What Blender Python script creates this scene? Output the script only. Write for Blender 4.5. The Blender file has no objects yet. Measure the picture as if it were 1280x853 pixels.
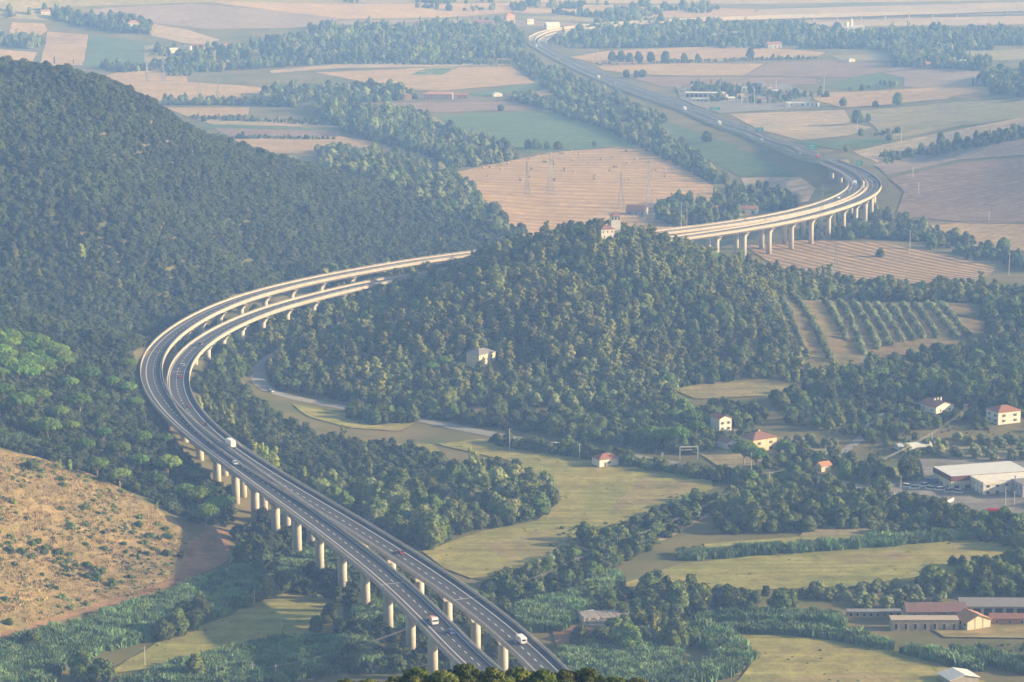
import bpy, math, random
import numpy as np
from mathutils import Vector, Matrix
random.seed(7); RNG = np.random.default_rng(7)
SC = bpy.context.scene
COL = SC.collection
PI = math.pi
# ------------------------------------------------------------------ camera maths
CAMH = 317.0; F = 3283.0; PITCH = math.atan((426.5+218.0)/F)
CP, SP = math.cos(PITCH), math.sin(PITCH)
def ray(px, py):
    r = (px-640.0)/F; u = (426.5-py)/F
    return (r, CP+u*SP, -SP+u*CP)
def at_h(px, py, h):
    d = ray(px, py); t = (h-CAMH)/d[2]
    return (d[0]*t, d[1]*t, h)
def project(x, y, z):
    z = z-CAMH
    dep = y*CP - z*SP; up = y*SP + z*CP
    return 640+F*x/dep, 426.5-F*up/dep
# ------------------------------------------------------------------ terrain
CTL = []
def c(*a):
    for px, py, h in a: CTL.append(at_h(px, py, h))
# near valley floor
c((420,800,0),(350,780,0),(250,825,0),(100,850,0),(0,850,2),(-200,850,4),(720,700,0),(900,700,0),(1100,700,0),(1270,700,1),(1450,700,4),(700,620,0),
  (850,600,0),(1000,620,1),(1150,600,3),(1280,600,5),(1280,540,8),(1100,540,6),(950,520,5),(800,850,0),(1000,850,0),(1270,850,0),(1450,850,2),(600,760,0),(560,680,0),(450,740,0),
  (300,1200,0),(900,1200,0),(640,1000,0),(0,1000,5),(1280,1000,3),(520,600,0),(620,560,0),(420,560,1))
# grassy slope and pine slope on the left
c((0,790,6),(0,700,16),(0,570,35),(100,600,27),(100,700,9),(200,640,15),(230,740,1),(280,670,3),(310,630,1),(0,480,36),(150,490,22),(150,550,22),(0,400,40),(-100,450,50),
  (-150,600,50),(-150,700,32),(-150,800,14),(100,440,29),(220,560,13),(260,600,7),(205,440,19),(230,480,12),(60,500,30))
# left hill
def cd(*a):
    for px, py, D in a: CTL.append((ray(px,py)[0]*D, D, CAMH-D*(py+218.0)/F))
cd((-120,72,1900),(0,88,1900),(60,91,1905),(110,99,1920),(200,138,1950),(300,204,2000),(350,221,2010),(400,233,2030),(450,243,2070),(500,256,2100),
   (-120,390,1560),(0,398,1567),(100,432,1540),(150,430,1570),(200,400,1640),(300,353,1800),
   (-120,230,1700),(0,230,1710),(100,250,1710),(200,260,1760),(300,275,1860),(400,280,1940),(500,290,2020))
for x, y in ((-650,2500),(-400,2500),(-150,2450),(50,2350),(-700,2900),(-300,2900)): CTL.append((x, y, 2.0))
# middle hill
c((550,276,9),(600,291,4),(645,302,0),(400,340,8),(500,328,4),(570,315,1))
c((762,288,56),(480,378,13),(519,362,18),(566,349,24),(600,339,29),(640,320,38),(680,304,46),(850,330,39),(925,358,26),(1000,374,15),(1100,378,9),(1250,355,7),(1000,450,9),(1000,385,20),(1100,385,18),(1200,385,14),(1200,430,8),
  (1100,450,6),(420,388,8),(350,440,6),(500,430,14),(600,400,28),(600,460,9),(760,350,43),(760,420,22),(760,470,8),(880,380,30),(880,450,8),(400,450,9),(450,495,1),(330,425,6),
  (325,470,2),(520,523,0),(700,530,1),(1280,400,10),(1400,380,10),(1280,470,9),(450,385,11))
for x, y, z in ((-100,1900,3),(0,1880,3),(60,1850,4),(120,1850,3),(200,1850,1),(-20,1980,0),(100,1950,0),(260,1880,0),(-150,1780,5)): CTL.append((x, y, z))
# far plain
c((650,270,0),(800,230,0),(800,180,0),(700,150,0),(560,200,0),(480,210,0),(300,160,0),(450,150,2),(650,110,3),(600,60,9),(700,25,16),(700,0,24),(400,40,22),(200,110,5),(200,60,18),(0,45,26),
  (0,0,70),(200,0,58),(420,5,40),(1200,300,0),(1000,330,0),(1280,335,1),(1150,262,1),(1050,290,0),(930,230,0),(1100,242,6),(1030,199,17),(1062,215,17),(1000,188,14),(940,168,10),(860,137,7),(750,98,4),
  (660,52,6),(1150,205,12),(1280,150,42),(1280,210,28),(1280,262,8),(1200,250,7),(950,205,2),(1050,165,12),(1150,140,16),(1280,105,30),(900,110,7),(1000,60,10),(1280,40,14),(1280,8,18),(1000,10,16),
  (850,30,13),(1020,235,1),(980,215,3),(1450,150,60),(1450,260,25),(1450,40,22),(-200,0,75),(-200,50,35))
for x, y, z in ((-3000,6500,140),(0,6500,110),(3000,6500,80),(-3000,3000,60),(3000,3000,40),(-2000,1500,90),(2000,1500,30),(1500,800,40),(-1500,800,110),(-900,1300,90),(-6000,12000,150),(0,12000,160),(6000,12000,150),
                (-1500,-500,100),(1500,-500,100),(0,-1500,120)): CTL.append((x, y, z))
CT = np.array(CTL); NC = len(CT); CC = 35.0
dm = np.sqrt(((CT[:,None,:2]-CT[None,:,:2])**2).sum(-1)+CC*CC)
A = np.zeros((NC+1, NC+1)); A[:NC,:NC] = -dm + np.eye(NC)*6.0; A[:NC,NC] = 1; A[NC,:NC] = 1
SOL = np.linalg.solve(A, np.append(CT[:,2], 0))
def rbf(x, y):
    out = np.full(x.shape, SOL[NC])
    for k in range(NC): out -= SOL[k]*np.sqrt((x-CT[k,0])**2+(y-CT[k,1])**2+CC*CC)
    return out
def geo(start, step, stop, g=1.35):
    r = []; v = start; s = step
    while abs(v) < stop: s *= g; v += s; r.append(v)
    return r
gx = np.array(sorted([-v for v in geo(1000,20,26000)]+list(np.arange(-1000,1001,10.0))+geo(1000,20,26000)))
gy = np.array(sorted([-v for v in geo(200,40,9000)]+list(np.arange(-200,700,25.0))+list(np.arange(700,2600,10.0))+list(np.arange(2600,5600,20.0))+[5600.0]+geo(5600,40,30000)))
GX, GY = np.meshgrid(gx, gy)
GZ = rbf(GX, GY)
def vnoise(x, y, s, seed):
    X = x/s; Y = y/s; xi = np.floor(X); yi = np.floor(Y); fx = X-xi; fy = Y-yi; fx = fx*fx*(3-2*fx); fy = fy*fy*(3-2*fy)
    def h(a, b):
        v = np.sin(a*127.1+b*311.7+seed*17.3)*43758.5453; return v-np.floor(v)
    return (h(xi,yi)*(1-fx)+h(xi+1,yi)*fx)*(1-fy)+(h(xi,yi+1)*(1-fx)+h(xi+1,yi+1)*fx)*fy
hill = np.clip(GZ/25.0, 0, 1)
GZ = GZ + hill*((vnoise(GX,GY,70,1)-.5)*7 + (vnoise(GX,GY,28,2)-.5)*2.5)*np.clip((5000-GY)/3000,0.3,1) + (vnoise(GX,GY,45,3)-.5)*0.5
ny = np.interp(GY, [-9000,0,120,250,290,310,340,600,700], [340,310,262,222.5,216.0,212.5,200,20,-60])
ny = ny - np.minimum(0.008*np.abs(GX+2)**1.8, 90)*np.clip(GY/200,0,1) - (vnoise(GX,GY,15,5)-.5)*1.5
GZ = np.where(GY < 690, np.maximum(GZ, ny), GZ)
def tz(x, y):
    """height of the ground mesh (same triangles as the mesh)"""
    x = np.asarray(x, float); y = np.asarray(y, float)
    i = np.clip(np.searchsorted(gx, x)-1, 0, len(gx)-2); j = np.clip(np.searchsorted(gy, y)-1, 0, len(gy)-2)
    u = (x-gx[i])/(gx[i+1]-gx[i]); v = (y-gy[j])/(gy[j+1]-gy[j])
    a = GZ[j,i]; b = GZ[j,i+1]; d = GZ[j+1,i]; e = GZ[j+1,i+1]
    return np.where(u > v, a+(b-a)*u+(e-b)*v, a+(e-d)*u+(d-a)*v)
TT = np.concatenate([np.arange(700,2600,4.0), np.arange(2600,9000,8.0)])
def G(px, py, dmin=700, dmax=9000):
    d = ray(px, py); t = TT[(TT>=dmin)&(TT<=dmax)]
    z = CAMH+d[2]*t/d[1]; g = tz(d[0]*t/d[1], t); below = np.nonzero(z < g)[0]
    if len(below) == 0: D = t[-1]
    elif below[0] == 0: D = t[0]
    else:
        k = below[0]; a = z[k-1]-g[k-1]; b = g[k]-z[k]; D = t[k-1]+(t[k]-t[k-1])*a/(a+b)
    x = d[0]*D/d[1]
    return Vector((x, D, float(tz(x, D))))
# ------------------------------------------------------------------ object helpers
def link(o):
    COL.objects.link(o); return o
def props(o, label=None, cat=None, group=None, kind=None):
    if label: o['label'] = label
    if cat: o['category'] = cat
    if group: o['group'] = group
    if kind: o['kind'] = kind
    return o
def empty(name, loc, rz=0.0, **k):
    o = link(bpy.data.objects.new(name, None)); o.location = loc; o.rotation_euler = (0,0,rz); o.empty_display_size = 1
    return props(o, **k)
class MB:
    def __init__(s): s.v = []; s.f = []; s.m = []; s.mats = []
    def mi(s, mat):
        if mat not in s.mats: s.mats.append(mat)
        return s.mats.index(mat)
    def add(s, v, f, mat):
        b = len(s.v); k = s.mi(mat)
        s.v += [tuple(p) for p in v]
        for q in f: s.f.append(tuple(b+i for i in q)); s.m.append(k)
        return s
    def box(s, c, size, mat, rz=0.0, taper=1.0):
        x, y, z = size[0]/2, size[1]/2, size[2]/2; cs, sn = math.cos(rz), math.sin(rz); v = []
        for dz, t in ((-z,1.0),(z,taper)):
            for dx, dy in ((-x,-y),(x,-y),(x,y),(-x,y)):
                dx *= t; dy *= t; v.append((c[0]+dx*cs-dy*sn, c[1]+dx*sn+dy*cs, c[2]+dz))
        return s.add(v, [(0,3,2,1),(4,5,6,7),(0,1,5,4),(1,2,6,5),(2,3,7,6),(3,0,4,7)], mat)
    def tube(s, a, b, r1, r2, mat, n=6):
        a = Vector(a); b = Vector(b); d = (b-a).normalized(); u = d.orthogonal().normalized(); w = d.cross(u); v = []
        for p, r in ((a,r1),(b,r2)):
            for k in range(n): t = 2*PI*k/n; v.append(p+(u*math.cos(t)+w*math.sin(t))*r)
        f = [(k,(k+1)%n,n+(k+1)%n,n+k) for k in range(n)]+[tuple(range(n-1,-1,-1)), tuple(range(n,2*n))]
        return s.add(v, f, mat)
    def lathe(s, prof, mat, n=12, c=(0,0,0)):
        v = []; f = []
        for r, z in prof:
            for k in range(n): t = 2*PI*k/n; v.append((c[0]+r*math.cos(t), c[1]+r*math.sin(t), c[2]+z))
        for j in range(len(prof)-1):
            for k in range(n): f.append((j*n+k, j*n+(k+1)%n, (j+1)*n+(k+1)%n, (j+1)*n+k))
        f += [tuple(range(n-1,-1,-1)), tuple(range((len(prof)-1)*n, len(prof)*n))]
        return s.add(v, f, mat)
    def prism(s, prof, y0, y1, mat):
        """profile in x,z extruded along y"""
        n = len(prof); v = [(x,y0,z) for x,z in prof]+[(x,y1,z) for x,z in prof]
        f = [(k,(k+1)%n,n+(k+1)%n,n+k) for k in range(n)]+[tuple(range(n-1,-1,-1)), tuple(range(n,2*n))]
        return s.add(v, f, mat)
    def mesh(s, name, smooth=False):
        m = bpy.data.meshes.new(name); m.from_pydata(s.v, [], s.f)
        for q in s.mats: m.materials.append(q)
        m.polygons.foreach_set('material_index', s.m)
        if smooth: m.polygons.foreach_set('use_smooth', [True]*len(s.f))
        m.update(); return m
    def build(s, name, parent=None, loc=(0,0,0), rz=0.0, smooth=False, **k):
        o = link(bpy.data.objects.new(name, s.mesh(name, smooth))); o.location = loc; o.rotation_euler = (0,0,rz)
        if parent is not None: o.parent = parent
        return props(o, **k)
def copy_tree(o, parent=None):
    c = link(o.copy())
    if parent is not None: c.parent = parent
    for ch in o.children: copy_tree(ch, c)
    return c
# ------------------------------------------------------------------ materials
MATS = {}
def mat(name, col, rough=0.85, var=None, scale=0.2, obj_random=False, spec=0.25, bump=0.0, metal=0.0, detail=4.0, stretch=(1,1,1), coords='Object', rot=0.0):
    """base colour mixed with var by noise (object/world metres)"""
    if name in MATS: return MATS[name]
    m = bpy.data.materials.new(name); m.use_nodes = True; N = m.node_tree.nodes; L = m.node_tree.links
    b = N['Principled BSDF']; b.inputs['Roughness'].default_value = rough; b.inputs['Metallic'].default_value = metal
    b.inputs['Specular IOR Level'].default_value = spec
    col = tuple(col)+(1,)
    if var is None: var = tuple(x*0.82 for x in col[:3])
    var = tuple(var)+(1,)
    tc = N.new('ShaderNodeTexCoord'); mp = N.new('ShaderNodeMapping'); mp.inputs['Scale'].default_value = stretch; mp.inputs['Rotation'].default_value = (0,0,rot)
    L.new(tc.outputs[coords], mp.inputs['Vector'])
    nz = N.new('ShaderNodeTexNoise'); nz.inputs['Scale'].default_value = scale; nz.inputs['Detail'].default_value = detail; nz.inputs['Roughness'].default_value = 0.62
    L.new(mp.outputs[0], nz.inputs['Vector'])
    cr = N.new('ShaderNodeMapRange'); cr.inputs['From Min'].default_value = 0.35; cr.inputs['From Max'].default_value = 0.65
    L.new(nz.outputs['Fac'], cr.inputs['Value'])
    mx = N.new('ShaderNodeMix'); mx.data_type = 'RGBA'; mx.inputs[6].default_value = col; mx.inputs[7].default_value = var
    L.new(cr.outputs[0], mx.inputs[0]); out = mx.outputs[2]
    if obj_random:
        oi = N.new('ShaderNodeObjectInfo'); hs = N.new('ShaderNodeHueSaturation')
        mr = N.new('ShaderNodeMapRange'); mr.inputs['To Min'].default_value = 1-.4*obj_random; mr.inputs['To Max'].default_value = 1+.45*obj_random
        L.new(oi.outputs['Random'], mr.inputs['Value']); L.new(mr.outputs[0], hs.inputs['Value'])
        ml = N.new('ShaderNodeMath'); ml.operation = 'MULTIPLY'; ml.inputs[1].default_value = 7.31; L.new(oi.outputs['Random'], ml.inputs[0])
        fr = N.new('ShaderNodeMath'); fr.operation = 'FRACT'; L.new(ml.outputs[0], fr.inputs[0])
        mh = N.new('ShaderNodeMapRange'); mh.inputs['To Min'].default_value = 0.5-.02*obj_random; mh.inputs['To Max'].default_value = 0.5+.03*obj_random
        L.new(fr.outputs[0], mh.inputs['Value']); L.new(mh.outputs[0], hs.inputs['Hue'])
        ge = N.new('ShaderNodeNewGeometry'); wn = N.new('ShaderNodeTexNoise'); wn.inputs['Scale'].default_value = 0.022; wn.inputs['Detail'].default_value = 3; L.new(ge.outputs['Position'], wn.inputs['Vector'])
        wr = N.new('ShaderNodeMapRange'); wr.inputs['From Min'].default_value = 0.3; wr.inputs['From Max'].default_value = 0.7; wr.inputs['To Min'].default_value = 0.72; wr.inputs['To Max'].default_value = 1.3; L.new(wn.outputs['Fac'], wr.inputs['Value'])
        wm = N.new('ShaderNodeMath'); wm.operation = 'MULTIPLY'; L.new(mr.outputs[0], wm.inputs[0]); L.new(wr.outputs[0], wm.inputs[1]); L.new(wm.outputs[0], hs.inputs['Value'])
        L.new(out, hs.inputs['Color']); out = hs.outputs[0]
    L.new(out, b.inputs['Base Color'])
    if bump:
        bp = N.new('ShaderNodeBump'); bp.inputs['Strength'].default_value = 1; bp.inputs['Distance'].default_value = bump
        L.new(nz.outputs['Fac'], bp.inputs['Height']); L.new(bp.outputs[0], b.inputs['Normal'])
    MATS[name] = m; return m
def field_mat(name, col, var, row=0.0, ang=0.0, rowcol=None, rowamt=0.5, scale=0.02):
    """field soil or crop: blotches plus tillage rows of real spacing 'row' metres at world angle ang (degrees)"""
    m = mat(name, col, 0.95, var, scale, detail=7, spec=0.1)
    N = m.node_tree.nodes; L = m.node_tree.links; b = N['Principled BSDF']; src = b.inputs['Base Color'].links[0].from_socket
    tc = N.new('ShaderNodeTexCoord')
    n2 = N.new('ShaderNodeTexNoise'); n2.inputs['Scale'].default_value = 0.11; n2.inputs['Detail'].default_value = 9; n2.inputs['Roughness'].default_value = 0.75; L.new(tc.outputs['Object'], n2.inputs['Vector'])
    mr = N.new('ShaderNodeMapRange'); mr.inputs['From Min'].default_value = 0.25; mr.inputs['From Max'].default_value = 0.75; mr.inputs['To Min'].default_value = 0.55; mr.inputs['To Max'].default_value = 1.35; L.new(n2.outputs['Fac'], mr.inputs['Value'])
    ms = N.new('ShaderNodeMapping'); ms.inputs['Rotation'].default_value = (0,0,-math.radians(ang)); ms.inputs['Scale'].default_value = (0.012,0.22,1); L.new(tc.outputs['Object'], ms.inputs['Vector'])
    n3 = N.new('ShaderNodeTexNoise'); n3.inputs['Scale'].default_value = 1.0; n3.inputs['Detail'].default_value = 4; L.new(ms.outputs[0], n3.inputs['Vector'])
    m3 = N.new('ShaderNodeMapRange'); m3.inputs['From Min'].default_value = 0.3; m3.inputs['From Max'].default_value = 0.7; m3.inputs['To Min'].default_value = 0.78; m3.inputs['To Max'].default_value = 1.18; L.new(n3.outputs['Fac'], m3.inputs['Value'])
    mm = N.new('ShaderNodeMath'); mm.operation = 'MULTIPLY'; L.new(mr.outputs[0], mm.inputs[0]); L.new(m3.outputs[0], mm.inputs[1])
    hs = N.new('ShaderNodeHueSaturation'); L.new(src, hs.inputs['Color']); L.new(mm.outputs[0], hs.inputs['Value']); out = hs.outputs[0]
    bp = N.new('ShaderNodeBump'); bp.inputs['Strength'].default_value = 1; bp.inputs['Distance'].default_value = 0.9; L.new(n2.outputs['Fac'], bp.inputs['Height']); L.new(bp.outputs[0], b.inputs['Normal'])
    if row:
        mp = N.new('ShaderNodeMapping'); mp.inputs['Rotation'].default_value = (0,0,-math.radians(ang)); L.new(tc.outputs['Object'], mp.inputs['Vector'])
        wv = N.new('ShaderNodeTexWave'); wv.bands_direction = 'Y'; wv.inputs['Scale'].default_value = 0.314/row; wv.inputs['Distortion'].default_value = 1.2
        wv.inputs['Detail'].default_value = 3; wv.inputs['Detail Scale'].default_value = 0.05
        L.new(mp.outputs[0], wv.inputs['Vector'])
        m1 = N.new('ShaderNodeMath'); m1.operation = 'MULTIPLY'; m1.inputs[1].default_value = rowamt; L.new(wv.outputs['Fac'], m1.inputs[0])
        mx = N.new('ShaderNodeMix'); mx.data_type = 'RGBA'; mx.inputs[7].default_value = tuple(rowcol or [x*.6 for x in col])+(1,)
        L.new(m1.outputs[0], mx.inputs[0]); L.new(out, mx.inputs[6]); out = mx.outputs[2]
    L.new(out, b.inputs['Base Color']); return m
# ------------------------------------------------------------------ ground mesh
def make_ground():
    nx, nyy = len(gx), len(gy)
    me = bpy.data.meshes.new('ground')
    v = np.stack([GX.ravel(), GY.ravel(), GZ.ravel()], 1).astype(np.float32)
    j, i = np.meshgrid(np.arange(nyy-1), np.arange(nx-1), indexing='ij'); a = (j*nx+i).ravel(); b = a+1; d = a+nx; e = d+1
    tri = np.concatenate([np.stack([a,b,e],1), np.stack([a,e,d],1)]).astype(np.int32)
    me.vertices.add(len(v)); me.vertices.foreach_set('co', v.ravel())
    me.loops.add(len(tri)*3); me.loops.foreach_set('vertex_index', tri.ravel())
    me.polygons.add(len(tri)); me.polygons.foreach_set('loop_start', np.arange(0,len(tri)*3,3, dtype=np.int32)); me.polygons.foreach_set('use_smooth', np.ones(len(tri), bool))
    me.update(calc_edges=True); me.validate()
    g = mat('scrub_ground', (0.10,0.11,0.042), 0.95, (0.19,0.155,0.075), 0.02, detail=8, spec=0.1)
    me.materials.append(g)
    return props(link(bpy.data.objects.new('ground', me)), kind='structure')
make_ground()
# patches draped on the ground
PATCHN = [0]; EXCLB = []
def drape(name, pts, material, off=None, grid=10.0, **k):
    """pts: world xy polygon; cut along the ground grid and laid just above it"""
    import bmesh
    PATCHN[0] += 1
    if off is None: off = 0.22+0.004*PATCHN[0]
    bm = bmesh.new(); vs = [bm.verts.new((p[0],p[1],0)) for p in pts]
    try: f = bm.faces.new(vs)
    except ValueError: return None
    bmesh.ops.triangulate(bm, faces=[f])
    xs = [p[0] for p in pts]; ys = [p[1] for p in pts]
    def cut(co, no):
        bmesh.ops.bisect_plane(bm, geom=bm.verts[:]+bm.edges[:]+bm.faces[:], plane_co=co, plane_no=no, dist=1e-4)
    for v in gx[(gx>min(xs))&(gx<max(xs))]: cut((v,0,0),(1,0,0))
    for v in gy[(gy>min(ys))&(gy<max(ys))]: cut((0,v,0),(0,1,0))
    vv = bm.verts[:]; z = tz([q.co.x for q in vv], [q.co.y for q in vv])
    for q, h in zip(vv, z): q.co.z = h+off
    bmesh.ops.triangulate(bm, faces=[f for f in bm.faces if len(f.verts) > 3])
    for f in bm.faces:
        f.smooth = True
        if f.normal.z < 0: f.normal_flip()
    me = bpy.data.meshes.new(name); bm.to_mesh(me); bm.free(); me.materials.append(material)
    o = link(bpy.data.objects.new(name, me)); props(o, kind=k.pop('kind','structure'), **k); return o
def fillpoly(pp, step=14):
    """densify a pixel polygon"""
    r = []
    for a, b in zip(pp, pp[1:]+pp[:1]):
        n = max(1, int(math.hypot(b[0]-a[0], (b[1]-a[1])*2)/step))
        for k in range(n): r.append((a[0]+(b[0]-a[0])*k/n, a[1]+(b[1]-a[1])*k/n))
    return r
def field(pp, material, name='field', dmin=700, wob=1.2, **k):
    w = [G(x+random.uniform(-wob,wob), y+random.uniform(-wob,wob)*0.25, dmin) for x, y in fillpoly(pp)]
    return drape(name, [(p.x,p.y) for p in w], material, **k)
def smooth_path(P, step=5.0, it=3, win=3):
    """Catmull-Rom through world points, resampled evenly and smoothed"""
    P = [Vector(p) for p in P]; Q = [P[0]*2-P[1]]+P+[P[-1]*2-P[-2]]; out = []
    for i in range(1, len(Q)-2):
        a,b,c_,d = Q[i-1:i+3]
        for k in range(12):
            t = k/12; out.append(0.5*((2*b)+(c_-a)*t+(2*a-5*b+4*c_-d)*t*t+(3*b-a-3*c_+d)*t**3))
    out.append(P[-1]); A_ = np.array([tuple(p) for p in out])
    def res(A_, st):
        s = np.concatenate([[0], np.cumsum(np.linalg.norm(np.diff(A_[:,:2],axis=0),axis=1))]); n = max(2, int(s[-1]/st))
        q = np.linspace(0, s[-1], n+1); return np.stack([np.interp(q, s, A_[:,k]) for k in range(3)],1)
    A_ = res(A_, step)
    for _ in range(it):
        B = A_.copy()
        for w in range(1, win+1): B[win:-win] += A_[win-w:len(A_)-win-w]+A_[win+w:len(A_)-win+w]
        A_[win:-win] = B[win:-win]/(2*win+1)
    return res(A_, step)
def normals(A_):
    t = np.gradient(A_[:,:2], axis=0); t /= np.linalg.norm(t,axis=1)[:,None]+1e-9
    return t, np.stack([t[:,1], -t[:,0]],1)      # tangent, right-hand normal
def sweep(mb, A_, prof, material, closed=True, i0=0, i1=None):
    A_ = A_[i0:i1]; t, n = normals(A_); m = len(prof); v = []
    for p, q in zip(A_, n):
        for o, z in prof: v.append((p[0]+q[0]*o, p[1]+q[1]*o, p[2]+z))
    f = []; r = m if closed else m-1
    for k in range(len(A_)-1):
        for j in range(r): a = k*m+j; b = k*m+(j+1)%m; f.append((a,b,b+m,a+m))
    if closed: f += [tuple(range(m-1,-1,-1)), tuple(range((len(A_)-1)*m, len(A_)*m))]
    return mb.add(v, f, material)
def road(pp, width, material, name='road', off=0.25, dmin=700, shoulder=None, **k):
    w = smooth_path([G(x,y,dmin) for x,y in pp], 5.0, 1, 1)
    if shoulder is not None: _rib(w, width+2.0, shoulder, 'verge', off-0.06)
    return _rib(w, width, material, name, off, **k), w
def _rib(w, width, material, name, off, **k):
    t, n = normals(w); v = []; f = []
    for p, q in zip(w, n):
        for s in (-1,-.33,.33,1):
            x = p[0]+q[0]*s*width/2; y = p[1]+q[1]*s*width/2; v.append((x,y,float(tz(x,y))+off))
    for i in range(len(w)-1):
        for j in range(3): a = i*4+j; f.append((a,a+1,a+5,a+4))
    mb = MB(); mb.add(v,f,material); k.setdefault('kind','structure')
    o = mb.build(name, **k); return o
# ------------------------------------------------------------------ camera, light, air
cam = bpy.data.cameras.new('camera'); co = link(bpy.data.objects.new('camera', cam)); SC.camera = co
cam.sensor_width = 36; cam.lens = 36*F/1280; cam.clip_start = 1; cam.clip_end = 60000
co.location = (0,0,CAMH); co.rotation_euler = (PI/2-PITCH,0,0)
SUN_EL, SUN_AZ = 18.0, -3.0          # azimuth measured from +x towards +y
w = bpy.data.worlds.new('World'); SC.world = w; w.use_nodes = True
sky = w.node_tree.nodes.new('ShaderNodeTexSky'); sky.sky_type = 'NISHITA'; sky.sun_disc = False
sky.sun_elevation = math.radians(SUN_EL); sky.sun_rotation = math.radians(90-SUN_AZ); sky.air_density = 1.2; sky.dust_density = 1.5
w.node_tree.links.new(sky.outputs[0], w.node_tree.nodes['Background'].inputs[0]); w.node_tree.nodes['Background'].inputs[1].default_value = 0.10
sl = bpy.data.lights.new('sun', 'SUN'); sl.energy = 5.0; sl.angle = math.radians(0.6); sl.color = (1.0,0.83,0.62)
so = link(bpy.data.objects.new('sun', sl))
sd = Vector((math.cos(math.radians(SUN_EL))*math.cos(math.radians(SUN_AZ)), math.cos(math.radians(SUN_EL))*math.sin(math.radians(SUN_AZ)), math.sin(math.radians(SUN_EL))))
so.rotation_euler = sd.to_track_quat('Z','Y').to_euler()
SC.view_settings.view_transform = 'Standard'; SC.view_settings.look = 'None'; SC.view_settings.exposure = 1.0; SC.view_settings.gamma = 1
SC.render.engine = 'CYCLES'; cy = SC.cycles
cy.use_denoising = True; cy.denoiser = 'OPENIMAGEDENOISE'; cy.max_bounces = 4; cy.diffuse_bounces = 2; cy.glossy_bounces = 1; cy.transmission_bounces = 1
cy.volume_bounces = 1; cy.transparent_max_bounces = 4; cy.caustics_reflective = False; cy.caustics_refractive = False; cy.use_adaptive_sampling = True; cy.adaptive_threshold = 0.03
cy.denoising_prefilter = 'ACCURATE'; cy.sample_clamp_indirect = 4
HAZE = 1.88e-4
def make_haze():
    m = bpy.data.materials.new('haze'); m.use_nodes = True; N = m.node_tree.nodes; N.clear()
    o = N.new('ShaderNodeOutputMaterial'); v = N.new('ShaderNodeVolumePrincipled')
    v.inputs['Color'].default_value = (0.27,0.49,1.0,1); v.inputs['Absorption Color'].default_value = (1,1,1,1); v.inputs['Density'].default_value = HAZE; v.inputs['Anisotropy'].default_value = 0.0
    m.node_tree.links.new(v.outputs[0], o.inputs['Volume'])
    b = MB(); zb = float(GZ.min())-1.0; zt = 345.0
    zt = max(zt, float(GZ.max())+20.0)
    b.box((0,10200,(zb+zt)/2), (70000,54000,zt-zb), m); b.build('haze', kind='stuff')
make_haze()
# ------------------------------------------------------------------ fields
st  = lambda n, ang, row=7.0, amt=0.30: field_mat('stubble_'+n, (0.47,0.325,0.165), (0.38,0.265,0.135), row, ang, (0.26,0.18,0.11), amt)
ST1, ST2, ST3, ST4 = st('a',8,9), st('b',-4,10), st('c',60,8), st('d',2,12,0.4)
STF = field_mat('stubble_furrowed', (0.48,0.33,0.17), (0.39,0.27,0.14), 9.5, 118, (0.13,0.095,0.065), 0.85)
STB = field_mat('stubble_baled', (0.50,0.335,0.17), (0.41,0.275,0.14), 20.0, 1, (0.25,0.17,0.10), 0.6)
BR = field_mat('ploughed_soil', (0.235,0.165,0.12), (0.29,0.21,0.155), 8, 5, (0.16,0.11,0.085), 0.35)
MV = field_mat('bare_clay', (0.30,0.235,0.185), (0.24,0.19,0.15), 14, 20, (0.2,0.155,0.12), 0.3, scale=0.01)
PK = field_mat('dry_pasture', (0.43,0.32,0.215), (0.34,0.28,0.18), 0, 0, scale=0.012)
GR1 = field_mat('green_crop', (0.10,0.16,0.075), (0.13,0.19,0.09), 6, 4, (0.07,0.11,0.055), 0.4)
GR2 = field_mat('green_rows', (0.095,0.15,0.07), (0.13,0.18,0.09), 5, 118, (0.07,0.10,0.05), 0.5)
DG = field_mat('dry_green_pasture', (0.235,0.225,0.11), (0.31,0.255,0.14), 0, 0, scale=0.015)
ND = field_mat('meadow', (0.225,0.235,0.065), (0.32,0.27,0.095), 0, 0, scale=0.02)
NDT = field_mat('meadow_bare_patch', (0.31,0.235,0.11), (0.235,0.22,0.08), 0, 0, scale=0.03)
RED = field_mat('dry_hillside', (0.33,0.235,0.11), (0.235,0.19,0.08), 0, 35, scale=0.06)
DIRT = field_mat('bare_dirt', (0.30,0.18,0.10), (0.22,0.14,0.08), 0, 0, scale=0.05)
GREEN = field_mat('green_meadow', (0.13,0.19,0.055), (0.21,0.22,0.08), 0, 0, scale=0.05)
GROVE = field_mat('grove_soil', (0.22,0.155,0.08), (0.15,0.14,0.06), 0, 0, scale=0.05)
far = 2300
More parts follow.
